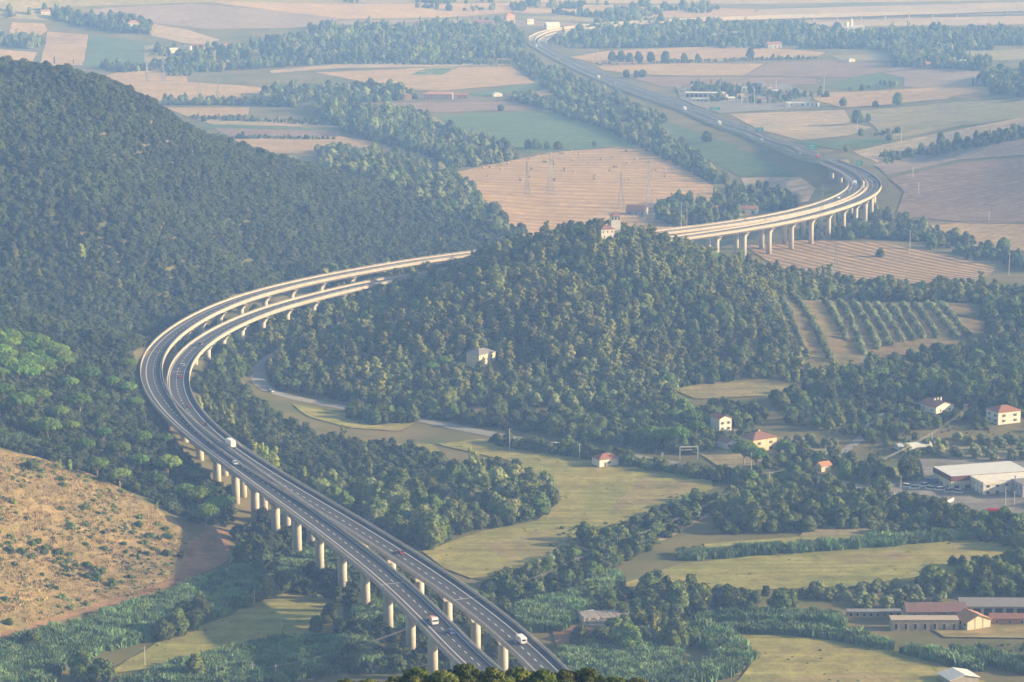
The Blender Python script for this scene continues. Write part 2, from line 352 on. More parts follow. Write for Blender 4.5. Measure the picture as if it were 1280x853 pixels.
FLD = [
 # top rows
 ([(-60,-12),(120,-12),(300,-10),(640,-10),(640,3),(430,4),(260,3),(110,8),(-60,16)], DG), ([(255,2),(430,5),(640,4),(640,16),(560,22),(430,24),(330,12)], ST2), ([(110,12),(240,5),(330,12),(430,23),(380,35),(262,37),(180,28),(130,24)], MV),
 ([(640,-12),(1340,-12),(1340,0),(950,5),(640,4)], PK), ([(640,5),(850,8),(945,12),(935,24),(880,22),(700,20),(640,15)], ST1), ([(950,12),(1340,1),(1340,18),(1100,20),(980,23),(930,22)], PK),
 ([(430,26),(560,24),(700,27),(760,33),(640,33),(480,33),(400,30)], MV), ([(640,21),(760,20),(900,23),(1000,24),(900,29),(760,29),(680,25)], DG), ([(1000,25),(1340,19),(1340,30),(1100,33),(960,33)], PK),
 ([(420,34),(520,33),(640,35),(636,41),(560,42),(480,41)], ST2),
 # upper left
 ([(15,28),(55,30),(60,38),(52,44),(12,42)], ST3), ([(60,40),(111,44),(104,82),(50,82)], ST3), ([(112,44),(180,52),(205,60),(178,78),(150,84),(106,82)], GR2), ([(-40,59),(46,66),(40,80),(-40,80)], ST1),
 ([(185,29),(235,38),(275,50),(260,58),(225,53),(190,45)], PK), ([(180,56),(230,60),(280,68),(270,78),(200,80),(180,78)], DG), ([(-40,0),(60,15),(160,30),(160,34),(60,26),(-40,20)], DG), ([(300,58),(360,60),(420,62),(330,72),(290,70)], DG),
 ([(112,100),(150,90),(232,88),(234,103),(300,107),(372,115),(355,123),(300,126),(225,130),(190,130),(150,118)], ST2), ([(205,135),(312,135),(310,144),(235,146)], ST4), ([(238,147),(330,149),(415,155),(428,160),(265,156)], PK),
 ([(268,161),(425,164),(425,172),(285,170)], BR), ([(286,175),(315,173),(425,171),(470,178),(564,195),(558,200),(480,197),(392,192),(320,191)], ST4), ([(330,194),(410,197),(405,208),(365,207)], DG), ([(240,156),(268,157),(420,161),(426,163),(262,161)], GR1),
 # centre top
 ([(420,81),(560,76),(630,77),(640,82),(420,86),(340,92),(336,89)], PK), ([(395,91),(453,89),(560,84),(640,84),(668,104),(551,114),(484,111),(440,100)], ST1), ([(512,94),(532,86),(572,85),(553,94)], GR1), ([(585,117),(668,105),(682,112),(640,116),(600,121)], GR1),
 ([(640,122),(690,110),(706,117),(650,123)], ST1), ([(425,135),(500,129),(700,126),(716,133),(670,138),(540,141)], BR), ([(545,146),(600,142),(720,139),(797,183),(660,191),(620,180),(575,165)], GR1), ([(500,150),(545,147),(570,163),(545,165)], DG),
 ([(556,219),(640,201),(700,190),(800,183),(850,205),(905,243),(940,268),(850,292),(780,300),(700,300),(640,304),(612,270),(588,240)], STB),
 ([(790,150),(832,151),(905,178),(960,203),(1000,220),(925,221),(870,192),(820,172)], GR2), ([(925,223),(1000,222),(1020,236),(1010,252),(980,260),(940,247)], PK),
 # right of highway, top
 ([(712,72),(760,64),(917,57),(1031,66),(1018,72),(850,79),(745,80)], ST2), ([(745,83),(850,80),(955,80),(930,95),(850,95),(790,93),(755,88)], ST3), ([(932,95),(960,79),(1040,77),(1100,79),(1180,85),(1105,90),(1060,97),(1020,97)], BR), ([(780,96),(1020,98),(1020,106),(830,109)], BR),
 ([(1020,111),(1060,99),(1100,92),(1125,98),(1128,108),(1080,113)], GR2), ([(1130,98),(1105,91),(1180,86),(1240,92),(1232,105),(1150,111),(1130,108)], MV), ([(1010,118),(1100,114),(1200,108),(1242,110),(1235,120),(1170,125),(1090,133),(1050,135),(1020,126)], ST1),
 ([(912,143),(1055,138),(1064,155),(1090,160),(1060,170),(1000,176),(950,163)], PK), ([(1070,140),(1200,128),(1340,120),(1340,140),(1200,158),(1110,176),(1095,160)], DG), ([(990,178),(1110,173),(1120,178),(1050,188)], GR1),
 ([(1065,190),(1150,172),(1280,147),(1340,140),(1340,150),(1180,183),(1095,203)], PK), ([(1092,207),(1180,186),(1340,152),(1340,190),(1200,200),(1110,220)], MV), ([(1112,224),(1200,204),(1340,194),(1340,278),(1200,278),(1120,270),(1130,240)], BR),
 ([(1100,284),(1200,280),(1340,282),(1340,318),(1240,312),(1160,298)], ST3), ([(930,308),(1000,301),(1100,304),(1200,322),(1245,336),(1225,354),(1100,358),(1000,355)], STF), ([(1040,70),(1280,62),(1340,64),(1340,72),(1200,78),(1050,76)], DG), ([(1240,88),(1340,84),(1340,100),(1250,100)], PK),
 ([(1100,40),(1340,38),(1340,50),(1220,50)], DG),
]
for pp, m_ in FLD: field(pp, m_, dmin=far-400 if min(q[1] for q in pp) < 250 else 1700, wob=0.6)
NEARF = [
 ([(545,556),(600,550),(700,561),(760,568),(850,586),(888,596),(890,612),(820,642),(760,665),(700,690),(640,718),(590,724),(555,712),(528,690),(600,666),(672,652),(696,630),(680,600),(640,578)], ND),
 ([(365,506),(440,518),(520,530),(500,540),(440,536),(385,522)], ND), ([(740,745),(850,706),(1000,690),(1200,674),(1330,664),(1330,712),(1150,722),(1060,735),(960,738),(850,742)], ND), ([(880,681),(1000,672),(1200,664),(1200,671),(1000,686),(880,695)], ND),
 ([(895,797),(980,795),(1070,806),(1160,826),(1250,860),(1250,880),(880,880),(925,850),(945,820)], ND), ([(130,845),(200,802),(290,770),(330,742),(385,740),(430,757),(430,790),(330,802),(210,834)], ND),
 ([(-40,556),(60,575),(130,600),(220,652),(240,682),(222,722),(150,748),(0,798),(-60,815)], RED), ([(230,682),(262,660),(290,668),(285,702),(200,745),(90,772),(0,806),(0,792),(150,748),(222,722)], DIRT),
 ([(840,487),(930,472),(1000,480),(960,496),(870,500)], NDT), ([(955,375),(1215,378),(1232,420),(1060,462),(1000,462)], GROVE), ([(285,690),(370,690),(360,712),(290,720)], ND), ([(1090,585),(1150,585),(1150,600),(1100,610)], ND), ([(1150,560),(1330,560),(1330,580),(1190,576)], DG), ([(830,548),(1010,548),(1060,575),(1000,600),(900,585),(860,560)], DG),
 ([(600,680),(700,662),(722,678),(640,707)], NDT), ([(1040,697),(1120,690),(1150,700),(1060,706)], NDT), ([(800,600),(880,605),(840,625),(760,640)], NDT), ([(1010,660),(1160,655),(1160,668),(1000,672)], DG), ([(965,850),(1080,842),(1150,850),(1100,880),(960,880)], NDT), ([(890,815),(940,822),(925,845),(885,852)], NDT),
 ([(480,555),(540,556),(560,575),(500,580)], ND),
]
for pp, m_ in NEARF: field(pp, m_, name='meadow')
ASPH = mat('asphalt', (0.075,0.078,0.085), 0.85, (0.062,0.063,0.068), 0.3, detail=6)
ASPH_OLD = mat('asphalt_old', (0.27,0.26,0.25), 0.9, (0.22,0.21,0.20), 0.3, detail=6)
DTRACK = field_mat('dirt_track', (0.42,0.31,0.21), (0.33,0.24,0.16), 0, 0, scale=0.1)
YARD = field_mat('yard_concrete', (0.24,0.22,0.19), (0.25,0.23,0.2), 0, 0, scale=0.05)
PALEROAD = mat('pale_sunlit_road', (0.36,0.34,0.31), 0.9)  # paler base colour stands in for sunlight on the far deck
VERGE = mat('verge', (0.30,0.25,0.15), 0.95, (0.2,0.19,0.09), 0.2)
field([(1085,602),(1150,600),(1240,628),(1330,640),(1330,660),(1240,645),(1140,622),(1080,615)], YARD, 'yard'); field([(1150,575),(1330,575),(1330,640),(1240,630),(1160,612)], YARD, 'yard')
field([(730,745),(800,745),(805,775),(735,778)], DIRT, 'yard'); field([(690,790),(790,765),(800,800),(700,825)], DIRT, 'yard'); field([(1120,755),(1330,752),(1330,800),(1180,798)], NDT, 'yard')
field([(845,108),(980,105),(1015,118),(1010,136),(900,142),(850,125)], YARD, 'yard', dmin=2000)
RA, RAW = road([(352,440),(334,450),(324,464),(326,480),(342,491),(372,499),(420,508),(470,516),(520,524),(562,533),(612,543),(650,550),(700,557),(760,566),(800,573),(850,582),(888,588),(930,592),(1000,596),(1090,612)], 7.5, ASPH_OLD, shoulder=VERGE)
road([(820,577),(850,590),(870,600)], 5, ASPH_OLD); road([(1160,503),(1128,507),(1104,514),(1090,530),(1080,545),(1062,560),(1040,575)], 5, ASPH_OLD); road([(1128,507),(1060,505),(1000,508)], 4, DTRACK, name='track')
road([(1060,630),(1150,636),(1240,650),(1340,668)], 8, ASPH_OLD); road([(560,772),(630,752),(700,722),(760,700),(830,672),(880,645)], 5, DTRACK, name='track'); road([(380,850),(430,830),(480,818),(540,806)], 6, DTRACK, name='track')
road([(0,797),(100,764),(200,737),(232,716),(252,690),(268,668)], 4.5, DTRACK, name='track'); road([(760,170),(800,195),(850,222)], 4, DTRACK, name='track', dmin=2000); road([(660,130),(720,155),(800,190)], 4, DTRACK, name='track', dmin=2000)
road([(885,138),(920,128),(1000,120),(1060,115)], 7, ASPH_OLD, dmin=2000); road([(1340,276),(1200,279),(1080,282),(1000,295)], 4, DTRACK, name='track', dmin=1700); road([(740,81),(900,79),(1100,75)], 4, DTRACK, name='track', dmin=2000)
# ------------------------------------------------------------------ viaducts
HD = 22.0
LP = [(700,915),(664,880),(640,870),(606,845),(587.6,824),(567.5,801.5),(548,780),(528.6,759.5),(510,742.5),(491.7,725.9),(468,706),(444.6,687.3),(427.8,675.3),(404,657.2),(388.9,645.9),(373.5,635),(357.3,623.7),(334.4,607.5),(319.4,596.3),(306.3,586.5),(284.7,571.3),(271.6,561.6),(257.9,551.6),(244.4,541.6),(229.4,528.6),
      (215,515),(206.4,506),(200,497.2),(194.9,488.8),(190.7,480.3),(188.6,468),(189,455.5),(191.4,446.8),(195.8,438.9),(203.3,429.5),(215.2,418.8),(228.4,409.2),(245,399.7),(265,388.5),(291.3,377.6),(319.4,368.3),(347.5,360.4),(372,354.6),(400,349),(430,343.5),(460,337.5),(487,332.8),(520.8,327.2),(554,322.5),(598,317.0)]
RP = [(790,960),(745,905),(716,872),(694.5,848),(672.9,826.6),(656.6,810.9),(639,795.2),(621.5,780.8),(603.3,766.1),(585,752.5),(557.3,732.8),(530,714.5),(501.5,695),(478,680.5),(454,666.0),(437,655.5),(410,639.6),(391.4,629),(365,613),(349,603.5),(320,585.5),(292,567.3),(278,557),(262,544.3),(246,530),(232.5,514.7),
      (226.4,505.8),(221.5,496.5),(218.2,485),(217.2,474),(218.3,464.6),(222,455),(228.4,446),(235.3,438.9),(242,432.4),(252.8,424.6),(263,418.3),(280,409.5),(298.8,400.3),(317.5,392.3),(338,385),(362.5,378),(400,369),(430,362),(453,356.5),(487,349.5)]
LF = [(820,292.2),(850,289),(895,283.2),(940,276.8),(980,269.8),(1000,265.3),(1022.7,259.4),(1047.8,250.8),(1064,243.0),(1072.5,235.8),(1074.5,229.6),(1071,223.4),(1062,216.8),(1048,209.8),(1030.2,202.6)]
RF = [(857.6,296.2),(895,291.0),(940,284.6),(985,276.0),(1022.7,267.0),(1056,256.8),(1082,246.2),(1093,236.8),(1094,229.6),(1087,222.2),(1073.5,214.2),(1056,207.0),(1038,200.9)]
def zfar(k, n): return HD + (1.5-0)*0
def wp(P, hs): return [at_h(x,y,h) for (x,y),h in zip(P, hs)]
LW = smooth_path(wp(LP, [HD]*len(LP)) + wp(LF, list(np.interp(range(len(LF)), [0,8,len(LF)-1], [HD,HD,20.0]))), 5.0, 8, 4)
RW = smooth_path(wp(RP, [HD]*len(RP)) + wp(RF, list(np.interp(range(len(RF)), [0,8,len(RF)-1], [HD,HD,20.0]))), 5.0, 8, 4)
CONC = mat('bridge_concrete', (0.43,0.38,0.31), 0.9, (0.33,0.29,0.245), 0.35, detail=7, stretch=(1,1,0.5), spec=0.15)
CONC2 = mat('pier_concrete', (0.56,0.53,0.47), 0.9, (0.42,0.40,0.35), 0.5, detail=7, stretch=(1,1,0.12), spec=0.15)
WHITE = mat('road_paint', (0.75,0.75,0.72), 0.7, (0.6,0.6,0.58), 0.4)
JOINT = mat('joint_concrete', (0.33,0.33,0.33), 0.9)
STEEL = mat('galvanised_steel', (0.45,0.46,0.47), 0.5, (0.36,0.37,0.38), 1.0, metal=0.4)
def hd_dash(mb, A_, off, zz, material, L=3.2, gap=4.3, wdt=0.30):
    s = np.concatenate([[0], np.cumsum(np.linalg.norm(np.diff(A_[:,:2],axis=0),axis=1))]); p = 0.0
    t, n = normals(A_); B = A_[:,:2]+n*off
    while p+L < s[-1]:
        q = [(np.interp(p+a, s, B[:,0]), np.interp(p+a, s, B[:,1]), np.interp(p+a, s, A_[:,2])+zz) for a in (0,L)]
        d = Vector(q[1])-Vector(q[0]); u = Vector((d.y,-d.x,0)).normalized()*wdt/2
        mb.add([Vector(q[0])-u, Vector(q[0])+u, Vector(q[1])+u, Vector(q[1])-u], [(0,1,2,3)], material); p += L+gap
def carriageway(A_, side, label, joints, phase, embank=False):
    """side -1: shoulder on the left (traffic towards the camera); +1: shoulder on the right"""
    o0, o1 = (-6.7, 4.6) if side < 0 else (-4.6, 6.7)
    root = empty('viaduct', A_[len(A_)//2], label=label, cat='viaduct', group='twin carriageways of the motorway viaduct')
    root.location = (0,0,0)
    t, n = normals(A_)
    g = tz(A_[:,0], A_[:,1]); clear = A_[:,2]-g
    b = MB(); sweep(b, A_, [(o0-.5,-.02),(o1+.5,-.02),(o1+.5,-.55),(o1-1.6,-.95),(o1-2.9,-2.5),(o0+2.9,-2.5),(o0+1.6,-.95),(o0-.5,-.55)], CONC); b.build('deck', root)
    b = MB(); sweep(b, A_, [(o0,0.0),(0,0.004),(o1,0.0)], ASPH, closed=False)
    for off in ((-3.85, 3.85)): sweep(b, A_, [(off-.16,.03),(off+.16,.03)], WHITE, closed=False)
    hd_dash(b, A_, 0, .03, WHITE); b.build('road_surface', root)
    b = MB()
    for e in ((o0-.5,o0+.02),(o1-.02,o1+.5)):
        lo, hi = e; sweep(b, A_, [(lo,-.03),(hi,-.03),(hi-.12,1.05),(lo+.12,1.05)], CONC)
        pb = b if False else MB(); sweep(pb, A_, [(lo-.02,-.8),(lo+.0,-.03),(hi+.0,-.03),(hi+.02,-.8)], CONC)
        pb.build('edge_beam', root)
    for q in (0,1): pass
    b.build('parapet', root)
    b = MB()
    for e in (o0-.22, o1+.22):
        sweep(b, A_, [(e-.05,1.45),(e+.05,1.45),(e+.05,1.6),(e-.05,1.6)], STEEL)
        for k in range(0, len(A_), 1):
            x = A_[k,0]+n[k,0]*e; y = A_[k,1]+n[k,1]*e; b.box((x,y,A_[k,2]+1.24), (.1,.1,.44), STEEL)
    b.build('guard_rail', root)
    for px, py in joints:
        J = Vector(at_h(px, py, HD)); k = int(np.argmin((A_[:,0]-J.x)**2+(A_[:,1]-J.y)**2)); p = A_[k]; q = Vector((n[k,0],n[k,1],0)); tt = Vector((t[k,0],t[k,1],0))
        c0 = Vector(p)+Vector((0,0,.02)); b = MB()
        b.add([c0+q*o0-tt*.45, c0+q*o1-tt*.45, c0+q*o1+tt*.45, c0+q*o0+tt*.45], [(0,1,2,3)], JOINT); b.build('expansion_joint', root)
    s = np.concatenate([[0], np.cumsum(np.linalg.norm(np.diff(A_[:,:2],axis=0),axis=1))]); pos = phase; pm = None
    while pos < s[-1]:
        x, y, z = (float(np.interp(pos, s, A_[:,k])) for k in range(3)); tx = float(np.interp(pos, s, t[:,0])); ty = float(np.interp(pos, s, t[:,1])); ang = math.atan2(ty, tx)-PI/2
        mid = (o0+o1)/2; x += ty*mid; y -= tx*mid; gz = float(tz(x,y))
        if z-2.5-gz > 3.0:
            H = z-2.5-gz+1.2
            pr = MB(); pr.lathe([(2.0,-H),(1.92,-3.4),(1.92,-3.0)], CONC2, 16)
            p_ = pr.build('pier', root, (x,y,z-2.5), ang, smooth=False)
            for f in p_.data.polygons: f.use_smooth = abs(f.normal.z) < .5
            cp = MB(); w0, w1 = 1.92, 5.0
            v = []
            for zz, ww, tt2 in ((-3.2,w0+.05,1.95),(-1.5,2.9,1.7),(-.02,w1,1.3)):
                for sx, sy in ((-1,-1),(1,-1),(1,1),(-1,1)): v.append((sx*ww, sy*tt2, zz))
            f = [(0,3,2,1),(8,9,10,11)]+[(r*4+k, r*4+(k+1)%4, r*4+4+(k+1)%4, r*4+4+k) for r in (0,1) for k in range(4)]
            cp.add(v, f, CONC2); cp.build('pier_cap', p_)
        pos += 30.0
    return root
VL = carriageway(LW, -1, 'left carriageway of the concrete viaduct, outer lane of the near bend, carrying oncoming traffic', [(189,441),(246,564.6),(493,729)], 11)
VR = carriageway(RW, +1, 'right carriageway of the concrete viaduct, inner lane of the near bend, carrying receding traffic', [(220,464),(334,594),(583,747)], 4)
# noise barrier along the far bend
def ground_ribbon(pix, width, label=None, up=1.0, dmin=1900, lines=True, barrier=True):
    A_ = smooth_path([ (lambda p:(p.x,p.y,p.z+up))(G(x,y,dmin)) for x,y in pix ], 6.0, 6, 4); return A_
LU = [(1045,208.5),(1030.2,202.6),(1022.5,200),(1004,194),(985,187.5),(954,176),(930,167.5),(907,159.5),(885,150.5),(860,140.5),(840,132.5),(800,119.5),(770,108.5),(746.6,98),(715,83.5),(690,70.5),(677,63),(665,56.5),(658.5,51.2),(662,46.5),(672,43.2),(690,40.4),(710,38.2),(725,37),(760,34.6),(800,32.6),(850,30.4),(900,28.2),(960,26),(1020,24.3),(1080,22.6),(1174,19.6),(1280,16.4),(1360,14.5)]
RU = [(1052,205.5),(1038,200.9),(1030,198.2),(1008,190.5),(985,182.5),(969,176.5),(945,167.5),(930,161.5),(910,154.5),(891,147),(860,134.2),(830,124),(800,114),(765,100),(740,89),(715,77),(690,65.5),(680,59.5),(674,54.5),(673,51),(678,47.5),(687,45),(700,42.8),(720,40.4),(740,38.8),(770,37),(800,35.2),(850,32.8),(900,30.6),(960,28.4),(1020,26.6),(1080,24.9),(1174,21.8),(1280,18.4),(1360,16.3)]
def rib2(pix, side, hfun):
    pts = []
    for x, y in pix:
        p = G(x, y, 2050 if y > 60 else 2900); pts.append((p.x, p.y, p.z))
    return smooth_path(pts, 6.0, 10, 5)
for pix, side in ((LU,-1),(RU,1)):
    Q = rib2(pix, side, None); Q[:,2] = tz(Q[:,0],Q[:,1])
    e = Q[:,2].copy()
    for _ in range(60): e[1:-1] = (e[:-2]+e[2:]+e[1:-1])/3
    Q[:,2] = np.maximum(e, Q[:,2])+1.3
    end = (LW if side < 0 else RW)[-1]
    Q[:,2] = np.where(np.arange(len(Q)) < 12, np.interp(np.arange(len(Q)), [0,12], [end[2]-.15, Q[12,2]]), Q[:,2])
    # split where the far viaduct begins
    k2 = int(np.argmin([abs(project(*q)[0]-658)+abs(project(*q)[1]-52)*3 for q in Q]))
    A_ = Q[:k2+2]; b = MB()
    sweep(b, A_, [(-6,0),(6,0),(9.5,-3.5),(-9.5,-3.5)], VERGE); b.build('embankment', kind='structure')
    b = MB(); sweep(b, A_, [(-5.6,.05),(5.6,.05)], ASPH, closed=False); b.build('road', kind='structure')
    b = MB()
    for o_ in (-3.85,3.85): sweep(b, A_, [(o_-.2,.09),(o_+.2,.09)], WHITE, closed=False)
    hd_dash(b, A_, 0, .09, WHITE); b.build('road_markings', kind='structure')
    gr = MB()
    for o_ in (-5.5,5.5): sweep(gr, A_, [(o_-.08,.45),(o_+.08,.45),(o_+.08,.8),(o_-.08,.8)], STEEL)
    for o_ in (-5.5,5.5):
        t_, n_ = normals(A_)
        for k in range(0, len(A_), 2): gr.box((A_[k,0]+n_[k,0]*o_, A_[k,1]+n_[k,1]*o_, A_[k,2]+.25), (.15,.15,.5), STEEL)
    props(gr.build('guard_rail'), label='%s pair of steel guard rails along the straight motorway beyond the viaduct' % ('near' if side < 0 else 'far'), cat='guard rail', group='guard rails of the straight motorway')
    B = Q[k2:]; B = B.copy(); B[:,2] += np.interp(np.arange(len(B)), [0,40], [0,5.5]); g = tz(B[:,0],B[:,1])
    r = empty('viaduct', (0,0,0), label='%s carriageway of the far pale viaduct crossing the plain at the top of the view' % ('near' if side > 0 else 'far'), cat='viaduct', group='far viaduct carriageways')
    b = MB(); sweep(b, B, [(-6,0),(6,0),(6,-.9),(3,-2.6),(-3,-2.6),(-6,-.9)], CONC); b.build('deck', r)
    b = MB(); sweep(b, B, [(-5.5,.06),(5.5,.06)], PALEROAD, closed=False); b.build('road_surface', r)
    b = MB()
    for lo in (-6.0,5.5): sweep(b, B, [(lo,.0),(lo+.5,.0),(lo+.5,1.2),(lo,1.2)], CONC)
    b.build('parapet', r)
    for k in range(6, len(B)-1, 7):
        if B[k,2]-g[k] > 4: pb = MB(); pb.lathe([(1.7,-(B[k,2]-g[k])-1),(1.6,-2.5)], CONC2, 10); pb.build('pier', r, tuple(B[k]))
    if side < 0: LQ = Q
    else: RQ = Q
# ------------------------------------------------------------------ vegetation
def leafmat(name, a, b, scale=0.5, amp=1.0):
    return mat('foliage_'+name, a, 0.8, b, scale, obj_random=amp, spec=0.12, detail=3)
M_OAK = leafmat('oak', (0.076,0.112,0.027), (0.132,0.159,0.042))
M_WOOD = leafmat('evergreen_wood', (0.047,0.067,0.025), (0.083,0.101,0.035), .5, .6)
M_PINE = leafmat('aleppo_pine', (0.151,0.168,0.040), (0.224,0.218,0.059))
M_UMB = leafmat('umbrella_pine', (0.092,0.165,0.024), (0.145,0.205,0.036))
M_OLIVE = leafmat('olive', (0.162,0.196,0.080), (0.252,0.270,0.123))
M_POP = leafmat('poplar', (0.181,0.232,0.045), (0.297,0.312,0.071))
M_GREY = leafmat('willow', (0.162,0.202,0.072), (0.252,0.264,0.111))
M_CYP = leafmat('cypress', (0.038,0.062,0.018), (0.060,0.090,0.024))
M_REED = leafmat('reed', (0.12,0.20,0.09), (0.18,0.255,0.125), 1.5)
M_SHRUB = leafmat('shrub', (0.078,0.125,0.025), (0.156,0.191,0.045))
M_BARK = mat('bark', (0.17,0.125,0.09), 0.95, (0.10,0.075,0.055), 3.0)
M_BARKP = mat('pale_bark', (0.34,0.26,0.19), 0.95, (0.22,0.16,0.12), 3.0)
ICO_V = None
def ico(sub=1):
    import bmesh
    bm = bmesh.new(); bmesh.ops.create_icosphere(bm, subdivisions=sub, radius=1); v = np.array([q.co[:] for q in bm.verts]); f = np.array([[q.index for q in p.verts] for p in bm.faces]); bm.free(); return v, f
ICO = {1: ico(1), 2: ico(2)}
def crown_mesh(name, lobes, material, leaf=0.55, nleaf=60, seed=0, core=0.80, up=0.25, fl=0.6):
    """lobes: (x,y,z,rx,ry,rz); a rough shaded core for each lobe and small leaf sprays through its outer shell"""
    R = np.random.default_rng(seed); V = []; Fc = []; nb = 0
    for (x,y,z,rx,ry,rz) in lobes:
        v, f = ICO[2 if rx > 1.6 else 1]; k = v*(1+R.normal(0,0.13,(len(v),1)))*core*np.array([rx,ry,rz])+np.array([x,y,z]); V.append(k); Fc.append(f+nb); nb += len(k)
        n = int(nleaf*(rx*ry+rx*rz)/2/1.5)+6
        d = R.normal(0,1,(n,3)); d[:,2] += up; d /= np.linalg.norm(d,axis=1)[:,None]
        p = d*np.array([rx,ry,rz])*R.uniform(core*0.98,1.10,(n,1))+np.array([x,y,z])
        a = np.cross(d, R.normal(0,1,(n,3))); a /= np.linalg.norm(a,axis=1)[:,None]+1e-6; b = np.cross(a, d)+d*R.normal(0,fl,(n,1)); s = R.uniform(.6,1.35,(n,1))*leaf
        q = np.stack([p-a*s*.6, p+a*s*.6, p+b*s+d*s*.25, p-b*s*.7+d*s*.1],1)   # quad spray
        tri = np.stack([np.arange(n)*4, np.arange(n)*4+1, np.arange(n)*4+2],1)+nb; tri2 = np.stack([np.arange(n)*4, np.arange(n)*4+3, np.arange(n)*4+1],1)+nb
        V.append(q.reshape(-1,3)); Fc += [tri, tri2]; nb += 4*n
    V = np.concatenate(V).astype(np.float32); Fc = np.concatenate(Fc).astype(np.int32)
    m = bpy.data.meshes.new(name); m.vertices.add(len(V)); m.vertices.foreach_set('co', V.ravel()); m.loops.add(len(Fc)*3); m.loops.foreach_set('vertex_index', Fc.ravel())
    m.polygons.add(len(Fc)); m.polygons.foreach_set('loop_start', np.arange(0,len(Fc)*3,3,dtype=np.int32)); m.update(calc_edges=True); m.materials.append(material)
    return m
def lobes_round(R, h, r, n, base=0.25, flat=1.0, size=0.42):
    out = []
    for k in range(n):
        t = (k+.5)/n; z = base+(1-base)*t; rr = math.sin(PI*min(1,(t*.86+.14)))**.6; a = k*2.4+R.uniform(-.5,.5); q = r*rr*R.uniform(.45,.72); s = r*size*R.uniform(.8,1.25)*(0.75+.35*rr)
        out.append((q*math.cos(a), q*math.sin(a), h*z*.88, s, s*R.uniform(.85,1.15), s*.88*flat))
    out.append((0,0,h*.62,r*.55,r*.55,h*.28)); return out
def trunk_mesh(name, h, r, material, limbs=4, spread=1.2, seed=0):
    R = random.Random(seed); mb = MB(); mb.tube((0,0,-1.0),(R.uniform(-.2,.2),R.uniform(-.2,.2),h*.6), r, r*.65, material, 7)
    for k in range(limbs):
        a = k*2*PI/limbs+R.uniform(-.4,.4); mb.tube((0,0,h*R.uniform(.4,.58)), (math.cos(a)*spread, math.sin(a)*spread, h*R.uniform(.85,1.05)), r*.5, r*.2, material, 5)
    return mb.mesh(name, True)
KIND = {}
def proto(kind, variants):  KIND[kind] = variants     # list of (crown mesh, trunk mesh)
def mk(kind, n, fn): proto(kind, [fn(np.random.default_rng(100+k+len(kind)*7), k) for k in range(n)])
def p_broad(R, k):
    h, r = [(9,4.2),(11,4.6),(8,4.6),(10,3.6),(12,5.2),(7.5,3.6)][k]; return crown_mesh('broadleaf_crown', lobes_round(R,h,r,11+k%3*2,0.16), M_OAK, .60, 85, k), trunk_mesh('trunk', h*.6, .28, M_BARK, 5, r*.5, k)
def p_grey(R, k):
    h, r = [(9,3.6),(11,4.2),(8,4.0)][k]; return crown_mesh('willow_crown', lobes_round(R,h,r,13,0.14), M_GREY, .55, 90, k+9), trunk_mesh('trunk', h*.6, .25, M_BARK, 4, r*.5, k)
def p_wood(R, k):
    h, r = [(5.5,3.4),(7,3.8),(5,3.8),(6,3.0),(7.5,3.3)][k]; return crown_mesh('evergreen_crown', lobes_round(R,h,r,8+k%3,0.1), M_WOOD, .55, 75, k+20), trunk_mesh('trunk', h*.6, .2, M_BARK, 3, r*.4, k)
def p_pine(R, k):
    h, r = [(13,3.8),(15,3.4),(11,4.0),(14,4.2)][k]; L = []
    for j in range(15):
        t = (j+.5)/15; a = j*2.4+R.uniform(-.6,.6); q = r*(1.0-.62*t)*R.uniform(.45,.95); s = r*.36*R.uniform(.7,1.2); L.append((q*math.cos(a), q*math.sin(a), h*(.22+.74*t), s, s, s*.72))
    L.append((0,0,h*.6,r*.4,r*.4,h*.3)); return crown_mesh('pine_crown', L, M_PINE, .5, 95, k+40), trunk_mesh('trunk', h*.7, .3, M_BARKP, 5, r*.4, k)
def p_umb(R, k):
    h, r = [(10.5,5.0),(12,6.2),(9,4.4),(11,5.6)][k]; L = []
    for j in range(30):
        q = r*math.sqrt((j+.5)/30)*.86; a = j*2.4; z = h-.4-(q/r)**2*r*.46+R.uniform(-.3,.3); s = r*.27*R.uniform(.8,1.2); L.append((q*math.cos(a), q*math.sin(a), z-1.2, s, s, s*.85))
    for j in range(9): a = j*.7; L.append((r*.5*math.cos(a), r*.5*math.sin(a), h-1.2-r*.32, r*.28, r*.28, r*.22))
    return crown_mesh('umbrella_pine_crown', L, M_UMB, .42, 110, k+60, up=.6, core=.86), trunk_mesh('trunk', h*.78, .42, M_BARKP, 8, r*.62, k)
def p_olive(R, k):
    h, r = [(4.6,2.6),(4.0,2.3),(5.0,2.8)][k]; return crown_mesh('olive_crown', lobes_round(R,h,r,9,0.22), M_OLIVE, .36, 130, k+80), trunk_mesh('trunk', h*.45, .22, M_BARK, 3, r*.4, k)
def p_pop(R, k):
    h, r = [(11,2.0),(9,1.8),(13,2.4)][k]; L = [(R.uniform(-.5,.5)*r, R.uniform(-.5,.5)*r, h*(.12+.8*j/10), r*.62*(1.15-.75*j/10), r*.62*(1.15-.75*j/10), h*.1) for j in range(11)]
    return crown_mesh('poplar_crown', L, M_POP, .5, 90, k+90), trunk_mesh('trunk', h*.5, .2, M_BARKP, 3, r*.5, k)
def p_cyp(R, k):
    h, r = [(11,1.15),(9,1.0)][k]; L = [(0,0,h*(.1+.84*j/9), r*math.sin(PI*(.18+.76*j/9))**.7, r*math.sin(PI*(.18+.76*j/9))**.7, h*.085) for j in range(10)]
    return crown_mesh('cypress_crown', L, M_CYP, .35, 90, k+95, up=.6), trunk_mesh('trunk', h*.3, .18, M_BARK, 0, 1, k)
